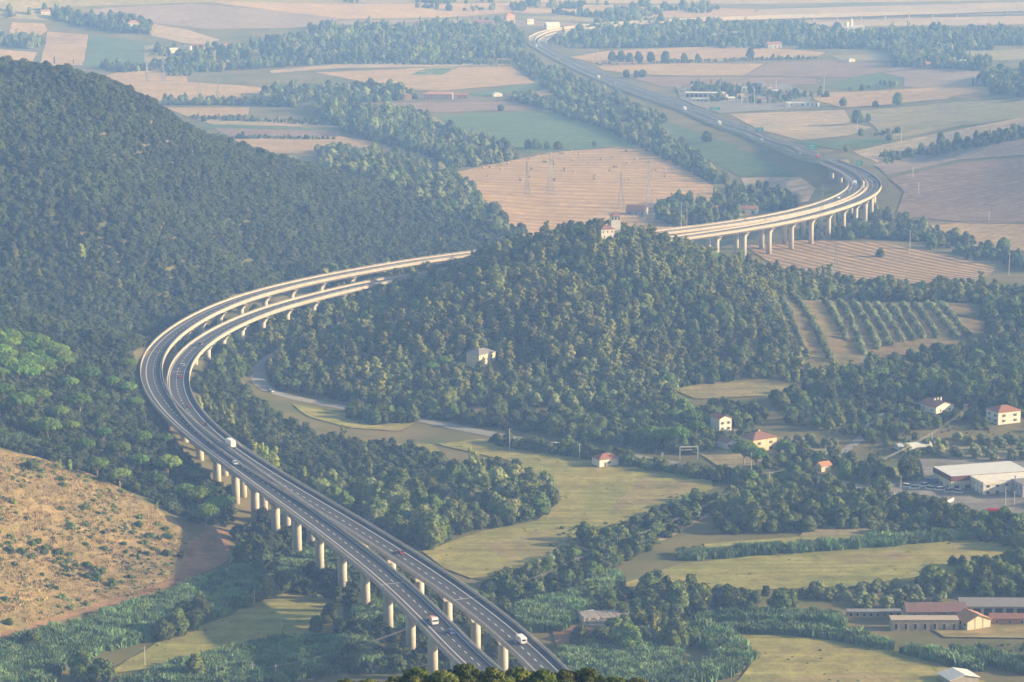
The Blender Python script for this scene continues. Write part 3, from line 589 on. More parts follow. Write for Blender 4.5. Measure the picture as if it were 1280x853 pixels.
def p_shrub(R, k):
    h, r = [(1.9,1.7),(2.4,2.1),(1.5,1.5),(2.8,1.9)][k]; return crown_mesh('shrub_crown', lobes_round(R,h,r,6,0.05,1,.5), M_SHRUB, .32, 110, k+110), trunk_mesh('stem', h*.5, .08, M_BARK, 3, r*.3, k)
def p_fore(R, k):
    h, r = [(6.5,3.1),(7.2,3.6),(5.6,2.9),(6.0,3.4)][k]; L = []
    for j in range(34):
        t = (j+.5)/34; a = j*2.4; rr = math.sin(PI*min(1,t*.8+.2))**.6; q = r*rr*R.uniform(.55,.95); s = r*.24*R.uniform(.75,1.25); L.append((q*math.cos(a), q*math.sin(a), h*(.15+.8*t), s, s, s*.8))
    L.append((0,0,h*.55,r*.7,r*.7,h*.34)); return crown_mesh('holm_oak_crown', L, M_FORE, .17, 620, k+130, core=.8), trunk_mesh('trunk', h*.6, .22, M_BARK, 4, r*.4, k)
M_FORE = leafmat('holm_oak', (0.062,0.084,0.018), (0.12,0.128,0.032), 1.2)
mk('broadleaf_tree', 6, p_broad); mk('willow_tree', 3, p_grey); mk('evergreen_tree', 5, p_wood); mk('pine_tree', 4, p_pine); mk('umbrella_pine', 4, p_umb); mk('olive_tree', 3, p_olive)
mk('poplar_tree', 3, p_pop); mk('cypress_tree', 2, p_cyp); mk('shrub', 4, p_shrub); mk('holm_oak', 4, p_fore)
def reed_mesh(k):
    R = np.random.default_rng(k+200); n = 210; V = []; Fc = []
    for j in range(n):
        x, y = R.uniform(-2.2,2.2,2); h = R.uniform(3.0,4.6); a = R.uniform(0,2*PI); w_ = R.uniform(.16,.3); dx, dy = R.normal(0,.35,2); b = len(V)
        V += [(x-math.cos(a)*w_, y-math.sin(a)*w_, 0), (x+math.cos(a)*w_, y+math.sin(a)*w_, 0), (x+dx+math.cos(a)*w_*1.3, y+dy+math.sin(a)*w_*1.3, h*.7), (x+dx-math.cos(a)*w_*1.3, y+dy-math.sin(a)*w_*1.3, h*.7), (x+dx*2.2, y+dy*2.2, h)]
        Fc += [(b,b+1,b+2,b+3), (b+3,b+2,b+4)]
    m = bpy.data.meshes.new('reed_clump'); m.from_pydata(V,[],Fc); m.materials.append(M_REED); return m
REEDS = [reed_mesh(k) for k in range(3)]
# ---- scattering
def inpoly(px, py, P):
    r = np.zeros(px.shape, bool); n = len(P); j = n-1
    for i in range(n):
        xi, yi = P[i]; xj, yj = P[j]
        r ^= ((yi > py) != (yj > py)) & (px < (xj-xi)*(py-yi)/((yj-yi) if yj != yi else 1e-9)+xi); j = i
    return r
def nproj(x, y, z):
    z = z-CAMH; dep = y*CP-z*SP; return 640+F*x/dep, 426.5-F*(y*SP+z*CP)/dep
EXCL = []     # (array of xy points, radius)
for A_ in (LW, RW): g = tz(A_[:,0],A_[:,1]); EXCL.append((A_[::2][(A_[:,2]-g < 8)[::2], :2], 12.5)); EXCL.append((A_[::2][(A_[:,2]-g < 15)[::2], :2], 8.0))
EXCL.append((LQ[::2,:2], 10.0)); EXCL.append((RQ[::2,:2], 10.0)); EXCL.append((RAW[::1,:2], 6.0))
def excluded(x, y):
    r = np.zeros(x.shape, bool)
    for P, rad in EXCL:
        for k in range(0, len(x), 4000):
            sl_ = slice(k, k+4000)
            if len(P): r[sl_] |= (((x[sl_,None]-P[None,:,0])**2+(y[sl_,None]-P[None,:,1])**2).min(1) < rad*rad)
    for bx_, by_, br_, w2, cf in EXCLB: r |= (np.abs(x-bx_) < w2) & (y > by_-br_-cf) & (y < by_+br_*.8)
    return r
def scatter(P, spacing, dmin, dmax, seed=0, holes=(), keep=1.0, jit=.42):
    R = np.random.default_rng(seed+int(spacing*100)+len(P)*13)
    xs = [ray(p[0],p[1])[0] for p in P]; xa = min(min(xs)*dmin, min(xs)*dmax)-20; xb = max(max(xs)*dmin, max(xs)*dmax)+20
    X, Y = np.meshgrid(np.arange(xa, xb, spacing), np.arange(dmin, dmax, spacing)); X = X+((np.arange(X.shape[0])%2)*spacing/2)[:,None]
    X = (X+R.uniform(-jit,jit,X.shape)*spacing).ravel(); Y = (Y+R.uniform(-jit,jit,Y.shape)*spacing).ravel()
    Z = tz(X, Y); px, py = nproj(X, Y, Z); ok = inpoly(px, py, P)
    for h in holes: ok &= ~inpoly(px, py, h)
    if keep < 1: ok &= (vnoise(X,Y,spacing*5,seed+3)*.7+R.uniform(0,.3,X.shape) < keep)
    X, Y, Z = X[ok], Y[ok], Z[ok]; e = ~excluded(X, Y); return X[e], Y[e], Z[e]
def instancer(name, pts, meshes, smin, smax, seed=0, tall=1.0, **k):
    X, Y, Z = pts; R = np.random.default_rng(seed+5); n = len(X)
    me = bpy.data.meshes.new(name); me.vertices.add(n); me.vertices.foreach_set('co', np.stack([X,Y,Z-.15],1).astype(np.float32).ravel())
    s = smin+(smax-smin)*R.beta(1.3,2.2,n)*1.35; sc = np.stack([s*R.uniform(.9,1.15,n), s*R.uniform(.9,1.15,n), s*R.uniform(.8,1.2,n)*tall],1).astype(np.float32)
    ro = np.stack([R.normal(0,.05,n), R.normal(0,.05,n), R.uniform(0,2*PI,n)],1).astype(np.float32)
    a = me.attributes.new('scl','FLOAT_VECTOR','POINT'); a.data.foreach_set('vector', sc.ravel()); a = me.attributes.new('rot3','FLOAT_VECTOR','POINT'); a.data.foreach_set('vector', ro.ravel())
    a = me.attributes.new('pid','INT','POINT'); a.data.foreach_set('value', R.integers(0,len(meshes),n).astype(np.int32))
    o = link(bpy.data.objects.new(name, me)); props(o, kind='stuff', **k)
    t = bpy.data.node_groups.new(name+'_nodes', 'GeometryNodeTree'); t.interface.new_socket('Geometry', in_out='INPUT', socket_type='NodeSocketGeometry'); t.interface.new_socket('Geometry', in_out='OUTPUT', socket_type='NodeSocketGeometry')
    N = t.nodes; L = t.links; gi = N.new('NodeGroupInput'); go = N.new('NodeGroupOutput'); ip = N.new('GeometryNodeInstanceOnPoints'); jn = N.new('GeometryNodeJoinGeometry')
    for m_ in reversed(meshes):
        oi = N.new('GeometryNodeObjectInfo'); oi.inputs['Object'].default_value = source_of(m_); oi.inputs['As Instance'].default_value = False
        gt = N.new('GeometryNodeGeometryToInstance'); L.new(oi.outputs['Geometry'], gt.inputs[0]); L.new(gt.outputs[0], jn.inputs[0])
    L.new(gi.outputs[0], ip.inputs['Points']); L.new(jn.outputs[0], ip.inputs['Instance']); ip.inputs['Pick Instance'].default_value = True
    for an, sock, dt in (('scl','Scale','FLOAT_VECTOR'),('rot3','Rotation','FLOAT_VECTOR'),('pid','Instance Index','INT')):
        na = N.new('GeometryNodeInputNamedAttribute'); na.data_type = dt; na.inputs['Name'].default_value = an; L.new(na.outputs['Attribute'], ip.inputs[sock])
    L.new(ip.outputs[0], go.inputs[0]); md = o.modifiers.new('scatter','NODES'); md.node_group = t; return o
SRC = {}
def source_of(me):
    if me.name not in SRC: SRC[me.name] = bpy.data.objects.new(me.name+'_source', me)
    return SRC[me.name]
NTREE = {}
TREES = []
def tree(kind, x, y, z, s=1.0, label=None, group=None, cat='tree', v=None, tall=1.0, parts=True):
    V_ = KIND[kind]; i = random.randrange(len(V_)) if v is None else v; cm, tm = V_[i]
    r = empty(kind, (x,y,z-.1), random.uniform(0,2*PI), label=label, cat=cat, group=group); r.scale = (s*random.uniform(.92,1.1), s*random.uniform(.92,1.1), s*tall*random.uniform(.93,1.07))
    a = link(bpy.data.objects.new('crown', cm)); a.parent = r; b = link(bpy.data.objects.new('trunk', tm)); b.parent = r
    NTREE[kind] = NTREE.get(kind,0)+1; TREES.append(r); return r
def trees_at(kind, pts, label, group, s=1.0, **k):
    for p in pts:
        q = G(p[0], p[1], k.get('dmin', 700)); tree(kind, q.x, q.y, q.z, (p[2] if len(p) > 2 else 1.0)*s, label, group, **{a:b for a,b in k.items() if a != 'dmin'})
def trees_in(kind, P, spacing, dmin, dmax, label, group, smin=.8, smax=1.15, seed=0, holes=(), keep=1.0, limit=400, **k):
    X, Y, Z = scatter(P, spacing, dmin, dmax, seed, holes, keep); o = np.argsort(Y)[:limit]
    for i in o: tree(kind, X[i], Y[i], Z[i], random.uniform(smin,smax), label, group, **k)
crowns = lambda *ks: [c_ for k in ks for c_, _ in KIND[k]]

def tuft_mesh(name, m, k, n=46, rad=1.3, h0=.25, h1=.7):
    R = np.random.default_rng(k+300); V = []; Fc = []
    for j in range(n):
        x, y = R.normal(0,rad*.45,2); h = R.uniform(h0,h1); a = R.uniform(0,2*PI); w_ = R.uniform(.08,.2); dx, dy = R.normal(0,.2,2); b = len(V)
        V += [(x-math.cos(a)*w_, y-math.sin(a)*w_, -.1), (x+math.cos(a)*w_, y+math.sin(a)*w_, -.1), (x+dx, y+dy, h)]; Fc.append((b,b+1,b+2))
    me = bpy.data.meshes.new(name); me.from_pydata(V,[],Fc); me.materials.append(m); return me
M_DRY = leafmat('dry_grass', (0.34,0.235,0.115), (0.26,0.20,0.09), 1.0); M_GRS = leafmat('meadow_grass', (0.20,0.20,0.06), (0.28,0.235,0.09), 1.0)
DRYT = [tuft_mesh('dry_tuft', M_DRY, k) for k in range(3)]; GRST = [tuft_mesh('grass_tuft', M_GRS, k+5, h0=.2, h1=.5) for k in range(3)]
# ------------------------------------------------------------------ buildings
W_WHITE = mat('white_render', (0.72,0.68,0.60), 0.9, (0.62,0.58,0.50), 0.6); W_CREAM = mat('cream_render', (0.66,0.58,0.42), 0.9, (0.56,0.49,0.35), 0.6)
W_YEL = mat('yellow_render', (0.66,0.55,0.34), 0.9, (0.56,0.47,0.30), 0.5); W_PINK = mat('pink_render', (0.55,0.38,0.30), 0.9, (0.48,0.33,0.26), 0.5); W_GREY = mat('grey_block', (0.36,0.33,0.30), 0.9, (0.28,0.26,0.24), 0.6)
W_BRICK = mat('brick_wall', (0.42,0.25,0.17), 0.95, (0.34,0.22,0.16), 1.2); W_LAV = mat('lilac_render', (0.42,0.40,0.46), 0.9); W_STONE = mat('stone_wall', (0.45,0.37,0.28), 0.95, (0.34,0.28,0.22), 1.0)
R_RED = mat('red_roof_tiles', (0.34,0.145,0.095), 0.9, (0.24,0.12,0.085), 1.2, stretch=(1,6,1)); R_BRN = mat('brown_roof_tiles', (0.26,0.13,0.095), 0.9, (0.20,0.11,0.085), 1.2, stretch=(1,6,1))
R_DRED = mat('faded_red_roof', (0.21,0.12,0.11), 0.9, (0.17,0.105,0.10), 0.5); R_ORG = mat('orange_roof_tiles', (0.48,0.24,0.12), 0.9, (0.36,0.19,0.11), 1.0); R_GRY = mat('grey_sheet_roof', (0.24,0.23,0.23), 0.8, (0.18,0.175,0.18), 0.4, stretch=(1,8,1)); R_WHT = mat('white_sheet_roof', (0.62,0.62,0.60), 0.7, (0.52,0.52,0.50), 0.3, stretch=(6,1,1))
GLASS = mat('window_glass', (0.03,0.035,0.045), 0.15, spec=0.6); SHUT = mat('brown_shutter', (0.16,0.075,0.045), 0.8); SHUTG = mat('green_shutter', (0.08,0.13,0.10), 0.8); FRAME = mat('window_frame', (0.6,0.58,0.54), 0.7); DOORM = mat('wood_door', (0.2,0.10,0.06), 0.8)
FASC = mat('brown_fascia', (0.16,0.07,0.065), 0.7); DARK = mat('dark_opening', (0.02,0.02,0.022), 0.9); BLUE = mat('blue_paint', (0.12,0.2,0.35), 0.6); TEAL = mat('teal_sign', (0.03,0.30,0.26), 0.6); CANV = mat('white_film', (0.5,0.52,0.52), 0.6)
BLDG = []
def window(root, side, u, z, w_, d_, ww, wh, glass=GLASS, shutter=None, name='window', frame=FRAME):
    """side: 'f' front (-y), 'r' right (+x), 'l' left (-x), 'b' back"""
    def place(mb, uu, zz, a, b, t, off, m):
        if side in 'fb': sg = -1 if side == 'f' else 1; mb.box((uu, sg*(d_/2+off), zz), (a, t, b), m)
        else: sg = 1 if side == 'r' else -1; mb.box((sg*(w_/2+off), uu, zz), (t, a, b), m)
    fr = MB(); 
    for q in (-1,1): place(fr, u+q*(ww/2+.05), z, .12, wh+.2, .1, .03, frame); place(fr, u, z+q*(wh/2+.05), ww, .12, .1, .03, frame)
    o = fr.build(name, root); g = MB(); place(g, u, z, ww, wh, .04, .012, glass); g.build('pane' if name == 'window' else 'leaf', o)
    if shutter:
        for q in (-1,1): s_ = MB(); place(s_, u+q*(ww*.75+.12), z, ww*.48, wh+.1, .06, .045, shutter); s_.build('shutter', o)
def roof_mesh(w_, d_, h, rh, kind, m, wallm, ov=.5):
    mb = MB(); x, y = w_/2+ov, d_/2+ov; t = .22; k = rh/(min(w_,d_)/2); e = h-ov*k*.9
    if kind == 'hip':
        rl = max(0,(w_-d_)/2) if w_ >= d_ else 0; ry = max(0,(d_-w_)/2) if d_ > w_ else 0
        v = [(-x,-y,e),(x,-y,e),(x,y,e),(-x,y,e),(-rl,-ry,h+rh),(rl,ry,h+rh)]
        v2 = [(a,b,c_+t) for a,b,c_ in v]
        f = [(0,1,5,4),(2,3,4,5),(1,2,5),(3,0,4)] if w_ >= d_ else [(0,1,4),(2,3,5),(1,2,5,4),(3,0,4,5)]
        mb.add(v2, f, m); mb.add(v, [(3,2,1,0)], m); mb.add(v[:4]+v2[:4], [(0,1,5,4),(1,2,6,5),(2,3,7,6),(3,0,4,7)], m)
    elif kind == 'gabx':      # ridge along x
        mb.prism([(0,0)]*0 or [(-y,e),(0,h+rh),(y,e),(y,e+t),(0,h+rh+t),(-y,e+t)], -x, x, m); mb.v = [(b,a,c_) for a,b,c_ in mb.v]
    elif kind == 'gaby':
        mb.prism([(-x,e*1.0+ (0)),(0,h+rh),(x,e),(x,e+t),(0,h+rh+t),(-x,e+t)], -y, y, m)
    else: mb.box((0,0,h+.15), (w_+.3,d_+.3,.3), m)
    return mb
def house(px, py, w_, d_, h, rot, roof, wm, rm, rh, label, wins=(), chim=0, group=None, cat='house', name='house', dmin=700, shut=None, door=None, excl=True, lift=0.0, clearf=16):
    p = G(px, py, dmin); rz = math.radians(rot)
    # py is the foot of the visible front corner: push the centre back by half the depth
    p = Vector((p.x, p.y+(d_*math.cos(rz)+w_*abs(math.sin(rz)))*.45, 0)); p.z = float(min(tz(p.x-w_/2,p.y), tz(p.x+w_/2,p.y), tz(p.x,p.y-d_/2), tz(p.x,p.y)))+lift
    r = empty(name, p, rz, label=label, cat=cat, group=group)
    b = MB(); b.box((0,0,h/2-1), (w_,d_,h+2), wm)
    if roof == 'gabx': b.add([(-w_/2,-d_/2,h),(-w_/2,d_/2,h),(-w_/2,0,h+rh),(w_/2,-d_/2,h),(w_/2,d_/2,h),(w_/2,0,h+rh)], [(0,2,1),(3,4,5),(0,3,5,2),(1,2,5,4)], wm)
    if roof == 'gaby': b.add([(-w_/2,-d_/2,h),(w_/2,-d_/2,h),(0,-d_/2,h+rh),(-w_/2,d_/2,h),(w_/2,d_/2,h),(0,d_/2,h+rh)], [(0,1,2),(3,5,4),(0,2,5,3),(1,4,5,2)], wm)
    b.build('wall', r); rf = roof_mesh(w_,d_,h,rh,roof,rm,wm).build('roof', r)
    for k in range(chim): c_ = MB(); cx = (k-(chim-1)/2)*2.2+1; c_.box((cx, .6, h+rh*.8), (.7,.7,rh*.5+1.6), wm); c_.box((cx,.6,h+rh*.8+rh*.25+.9),(.9,.9,.2), rm); c_.build('chimney', rf)
    for (side, n, zz, ww, wh) in wins:
        L_ = w_ if side in 'fb' else d_
        for k in range(n): window(r, side, (k+.5)/n*L_-L_/2, zz, w_, d_, ww, wh, shutter=shut)
    if door: window(r, door[0], door[1], 1.05, w_, d_, 1.1, 2.1, DOORM, name='door')
    if excl: EXCLB.append((p.x,p.y,max(w_,d_)*.55+1.0,w_*.55+2.5,clearf))
    BLDG.append(r); return r
F_ = 'f'
house(757,585,11,8,4.0,27,'hip',W_WHITE,R_RED,1.7,'small white cottage with red hipped roof standing alone on the meadow by the road',[('f',1,1.9,.8,.9),('r',1,1.9,.8,.9)],shut=SHUT,door=('f',-2.2),clearf=24,lift=.4)
house(902,541,7.5,9,7.4,28,'gaby',W_WHITE,R_RED,1.6,'tall white gabled house with shuttered windows behind the umbrella pines',[('f',2,2.0,.9,1.3),('f',2,5.0,.9,1.3),('r',2,5.0,.9,1.2)],shut=SHUTG)
house(910,563,6.5,9,4.0,28,'gaby',W_WHITE,R_BRN,1.6,'small white gabled annexe with dark brown roof below the tall white house',[('f',2,2.3,.8,.9)],shut=SHUT)
house(949,567,15,12,7.2,32,'hip',W_YEL,R_BRN,2.3,'large yellow two storey house with brown hipped roof',[('f',2,1.8,1.0,1.3),('f',2,4.9,1.0,1.3),('l',3,4.9,.9,1.3),('l',3,1.8,.9,1.2),('r',2,4.9,1,1.3)],1,shut=SHUT)
house(601,462,14,10,6.4,48,'hip',W_CREAM,R_GRY,2.2,'pale house with weathered grey roof among the pines on the middle hill',[('f',2,2,.9,1.2),('f',2,4.6,.9,1.2),('r',2,4.6,.9,1.2),('r',2,2,.9,1.2)],lift=1.5,clearf=10)
house(757,303,9,8,7.5,20,'hip',W_WHITE,R_BRN,1.8,'white villa with brown red roof at the top of the middle hill',[('f',3,5.5,.8,1.1),('f',2,2.5,.8,1.1),('r',2,5.5,.8,1.2)],1,lift=1.0,clearf=7)
house(769,297,6.2,5.2,12.4,8,'hip',W_WHITE,R_RED,1.1,'white square lookout tower with red roof rising behind the hilltop villa',[('f',3,10.7,1.0,1.7),('r',2,10.7,.9,1.7)],cat='tower',name='lookout_tower',lift=2.0,clearf=6)
house(1174,517,13,13,4.0,33,'gaby',W_WHITE,R_BRN,2.2,'white bungalow with brown roof and wide gable at the right',[('f',2,1.8,.9,1.1),('l',2,1.8,.9,1.1)],3)
house(1257,531,14,11,6.8,24,'hip',W_WHITE,R_RED,2.1,'white two storey house with red hipped roof at the right edge beside the cypress',[('f',2,4.6,1,1.2),('f',2,1.8,1,1.2),('l',2,4.6,1,1.2),('l',2,1.8,1,1.2)],shut=SHUTG)
house(1211,514,4,4,2.6,10,'gabx',W_PINK,R_ORG,1.0,'little hut with orange red roof between the bungalow and the two storey house',[('f',1,1.4,.7,.7)],cat='hut',name='hut')
house(1030,590,6,5,3.0,30,'gabx',W_CREAM,R_ORG,1.4,'small hut with bright orange roof half hidden in garden trees',[('f',1,1.5,.7,.8)],cat='hut',name='hut')
house(1232,611,41,20,7.2,16,'flat',W_CREAM,R_WHT,.3,'long factory hall with white roof and dark brown band under the eaves',[('f',7,1.7,2.6,2.2),('l',3,1.7,1.6,1.6)],cat='factory',name='factory_hall',lift=-.5)
fh = BLDG[-1]; b = MB(); b.box((0,0,6.1),(41.4,20.4,2.5),FASC); b.build('fascia', fh)
house(1278,617,44,16,6.6,16,'flat',W_WHITE,R_WHT,.3,'lower white factory office with two rows of windows in front of the brown banded hall',[('f',9,4.9,1.6,1.1),('f',9,1.7,1.6,1.4),('l',4,4.6,.9,1.1),('l',4,1.6,.9,1.2)],cat='factory',name='factory_office',lift=-.5)
fh = BLDG[-1]; b = MB(); b.box((0,0,6.3),(44.5,16.5,1.3),W_WHITE); b.build('fascia', fh); b = MB(); b.tube((-6,-9.2,-1),(-6,-9.2,9.2),.35,.35,STEEL,10); b.lathe([(.5,8.9),(.5,9.4)],STEEL,10,(-6,-9.2,0)); b.build('flue', fh)
house(1291,622,14,12,6.2,16,'flat',W_LAV,R_GRY,.3,'lilac block with square windows cut off by the right edge',[('f',4,4.6,1.4,1.3),('f',4,1.7,1.4,1.4),('l',3,4.6,1.2,1.3)],cat='factory',name='factory_office')
house(1156,789,27,6,4.6,0,'flat',W_STONE,W_STONE,.2,'low pale stone building with a row of dark arched openings',[('f',7,2.0,1.1,2.4)],cat='shed',name='stone_shed')
house(1170,781,24,9,5.6,2,'gabx',W_GREY,R_DRED,2.4,'barn with faded red roof behind the low stone building',[('l',2,2.2,1.1,2.6),('f',4,4.6,1.6,.5)],cat='barn',name='barn')
house(1218,789,11,10,4.0,24,'gaby',W_CREAM,R_ORG,2.2,'cream shed with orange tiled gable roof at the lower right',[('l',3,2.4,1.2,1.2)],cat='shed',name='shed')
bb = BLDG[-1]; b = MB()
for k in (-1.9,1.9): b.box((k,-5.03,2.5),(.35,.1,5),W_GREY)
b.build('pilaster', bb)
house(1262,771,40,9,4.6,-1,'gabx',W_GREY,R_GRY,2.2,'long open sided shed with grey roof and pale tanks at the lower right',[('f',9,2.2,3.3,3.2)],cat='shed',name='open_shed')
house(1270,782,20,6,3.0,-2,'gabx',W_BRICK,R_BRN,1.2,'low brick shed with brown roof in front of the long grey shed',[('f',4,1.6,1.0,1.0)],cat='shed',name='brick_shed')
house(1093,773,22,4,2.6,0,'flat',W_BRICK,R_GRY,.2,'ruined low brick building with orange wall left of the red roofed barn',[('f',8,1.6,1.2,1.4)],cat='ruin',name='ruined_shed')
house(1201,858,12,9,2.6,20,'gaby',W_GREY,R_WHT,1.4,'white pitched roof just entering the bottom edge at the right',[],cat='shed',name='shed')
# far buildings
house(548,125,34,12,6.5,-3,'hip',W_PINK,R_ORG,2.4,'long terracotta roofed farmhouse among trees in the far plain',[('f',9,4.8,1,1.3),('f',9,1.8,1,1.4)],1,dmin=2000)
house(578,124,14,9,4.5,0,'gabx',W_BRICK,R_RED,2,'red roofed barn at the right end of the far farmhouse',[('f',2,2,1.6,2)],dmin=2000,cat='barn',name='barn')
house(509,125,9,9,5,10,'hip',W_BRICK,R_RED,2,'small dark red farm building left of the far farmhouse',[('f',2,2,1,1.2)],dmin=2000)
house(621,121,11,8,3.4,20,'gaby',W_WHITE,R_WHT,2,'small white roofed shed in the far plain right of the farmhouse',[('f',1,1.5,1,1)],dmin=2000,cat='shed',name='shed')
house(797,270,17,10,4.6,-18,'gabx',W_GREY,R_BRN,3.6,'round backed brown barn beside the baled field',[('f',3,2,1.4,1.6)],dmin=1800,cat='barn',name='barn')
house(903,267,13,9,4,5,'gabx',W_PINK,R_RED,2,'red roofed farmhouse behind the far spans, left one of two',[('f',3,2,1,1.2)],dmin=1800)
house(936,268,16,9,4.4,-8,'gabx',W_WHITE,R_RED,2.2,'white walled barn with red roof behind the far spans',[('f',2,1.8,2.2,2.6)],dmin=1800,cat='barn',name='barn')
house(166,36,16,10,8,15,'hip',W_WHITE,R_ORG,3,'bright far villa with orange roof on the left horizon fields',[('f',3,5.5,1.2,1.6)],dmin=2500)
house(56,19,13,9,5,15,'gabx',W_WHITE,R_ORG,2,'small white far house at the top left',[('f',2,2,1,1)],dmin=2500)
for q_, (x_, y_, ww) in enumerate(((232,64,14),(247,62,18),(277,62,16),(288,61,14),(216,67,10))): house(x_,y_,ww,9,5,8*q_-10,'gabx',(W_WHITE,W_PINK,W_CREAM,W_WHITE,W_WHITE)[q_],(R_GRY,R_RED,R_ORG,R_RED,R_WHT)[q_],2,('grey roofed house of the far hamlet, second from left','red roofed pink house of the far hamlet','cream house with orange roof in the far hamlet','white house at the right end of the far hamlet','small white shed at the left end of the far hamlet')[q_],[('f',2,2,1,1.2)],dmin=2500)
house(637,30,14,10,13,20,'hip',W_PINK,R_ORG,3,'tall pink villa above the far wood',[('f',3,9,1,1.5),('f',3,5,1,1.5)],dmin=2800); house(662,31,11,9,8,20,'flat',W_WHITE,R_WHT,.3,'cube shaped white house left of the far motorway bend',[('f',2,5,1.4,1.4)],dmin=2800)
house(690,37,22,10,7,25,'gabx',W_WHITE,R_WHT,3,'bright white building beside the far motorway bend',[('f',3,4,1.4,1.4)],dmin=2800); house(602,34,40,9,9,0,'hip',W_PINK,R_RED,2.5,'long reddish far building in the hazy wood at the top',[('f',7,6,1,1.5)],dmin=2800)
house(1064,40,40,16,8,5,'flat',W_WHITE,R_WHT,.3,'far white industrial hall with low silos at the top right',[('f',5,4,3,2)],dmin=2800,cat='factory',name='factory_hall')
fh = BLDG[-1]; b = MB(); b.lathe([(3,8),(3,14),(1,15)],W_WHITE,12,(-6,0,0)); b.lathe([(2,8),(2,18),(.5,19)],W_WHITE,12,(1,0,0)); b.build('silo', fh)
house(1010,43,40,12,5,2,'flat',W_WHITE,R_WHT,.3,'long low white greenhouse hall far at the top right',[('f',6,2.5,3,1.5)],dmin=2800,cat='factory',name='factory_hall')
house(919,46,14,9,6,20,'gaby',W_WHITE,R_ORG,2,'white far house shining in the wood under the far viaduct',[('f',2,3,1.2,1.2)],dmin=2800); house(967,61,22,12,6,25,'gabx',W_GREY,R_BRN,3,'grey farm barn at the edge of the far stubble field',[('f',3,2,2,3)],dmin=2500,cat='barn',name='barn')
house(1064,78,9,8,4,20,'gaby',W_WHITE,R_WHT,1.6,'small white cabin beside the far grove',[('f',1,1.6,1,1)],dmin=2500,cat='hut',name='cabin'); house(1164,84,16,9,4.5,20,'gabx',W_PINK,R_RED,2,'pinkish far farmhouse inside the dark grove at right',[('f',3,2,1,1)],dmin=2300)
house(1206,82,12,9,6,25,'gaby',W_WHITE,R_WHT,1.6,'bright white farm building at the right end of the grove',[('f',1,2,1.4,2)],dmin=2300,cat='barn',name='barn'); house(1153,40,12,8,4,20,'gabx',W_WHITE,R_WHT,2,'tiny white house in the far wood at the top right',[('f',1,2,1,1)],dmin=2800)
# service area surroundings
rs = random.Random(9); cl_ = ['white','cream','grey','pink']; pos_ = ['behind the long service building','beside the tall mast','under the light poles','right of the service area']
for k, (x_, y_, w0, h0) in enumerate(((908,112,9,3),(918,110,8,3.5),(948,108,12,4),(960,112,8,3),(905,122,7,3),(914,126,8,3),(925,121,9,3),(940,124,8,3.2),(952,128,10,3),(966,126,8,3),(973,118,9,4),(985,121,8,3),(870,110,12,4),(857,113,9,4))):
    house(x_,y_,w0,6,h0,rs.uniform(-15,25),'gabx' if k%3 else 'flat',(W_WHITE,W_CREAM,W_GREY,W_PINK)[k%4],(R_WHT,R_RED,R_GRY,R_BRN,R_ORG)[k%5],1.2 if k%3 else .2,'small %s outbuilding %s, %s of the cluster' % (cl_[k%4], pos_[min(3,k*4//14)], ('first','second','third','fourth','fifth','sixth','seventh','eighth','ninth','tenth','eleventh','twelfth','thirteenth','fourteenth')[k]),[('f',2,1.5,1,1)],dmin=2100,cat='outbuilding',name='outbuilding',clearf=8)
for k, (x_, y_, w0) in enumerate(((1228,38,16),(1262,38,18),(1275,40,12),(1246,40,10))): house(x_,y_,w0,9,5,10*k-10,'gabx',(W_WHITE,W_CREAM,W_WHITE,W_GREY)[k],(R_WHT,R_ORG,R_GRY,R_WHT)[k],2,'pale far farm building %s the top right corner' % ('left of the cluster near','bright white one near','rightmost in','grey one near')[k],[('f',2,2,1,1)],dmin=2800)
# service area
house(882,122,46,14,6,-4,'flat',W_GREY,R_WHT,.3,'long flat roofed motorway service building with pale blue canopy',[('f',9,3,3.2,3)],dmin=2100,cat='service area',name='service_building')
house(875,127,18,7,3,-4,'flat',W_CREAM,R_WHT,.2,'low cream kiosk in front of the long service building',[('f',4,1.6,2,1.2)],dmin=2100,cat='kiosk',name='kiosk')
house(935,114,14,7,4.5,0,'flat',W_WHITE,R_WHT,.3,'white fuel station canopy building beside the tall mast',[('f',3,2,2.4,2)],dmin=2100,cat='kiosk',name='kiosk')
house(997,133,24,8,4,-8,'flat',W_WHITE,R_WHT,.3,'pale underpass wall building right of the service area',[('f',2,2,2,2.6)],dmin=2100,cat='shed',name='shed'); house(1016,134,14,6,5,-12,'flat',W_WHITE,R_GRY,.2,'white walled portal with three dark slots by the overpass',[('f',3,2.5,1.0,3.6)],dmin=2100,cat='shed',name='portal')
house(986,135,5,5,5,0,'hip',W_WHITE,R_WHT,1,'small white tank house beside the pale wall',[],dmin=2100,cat='hut',name='tank_house')
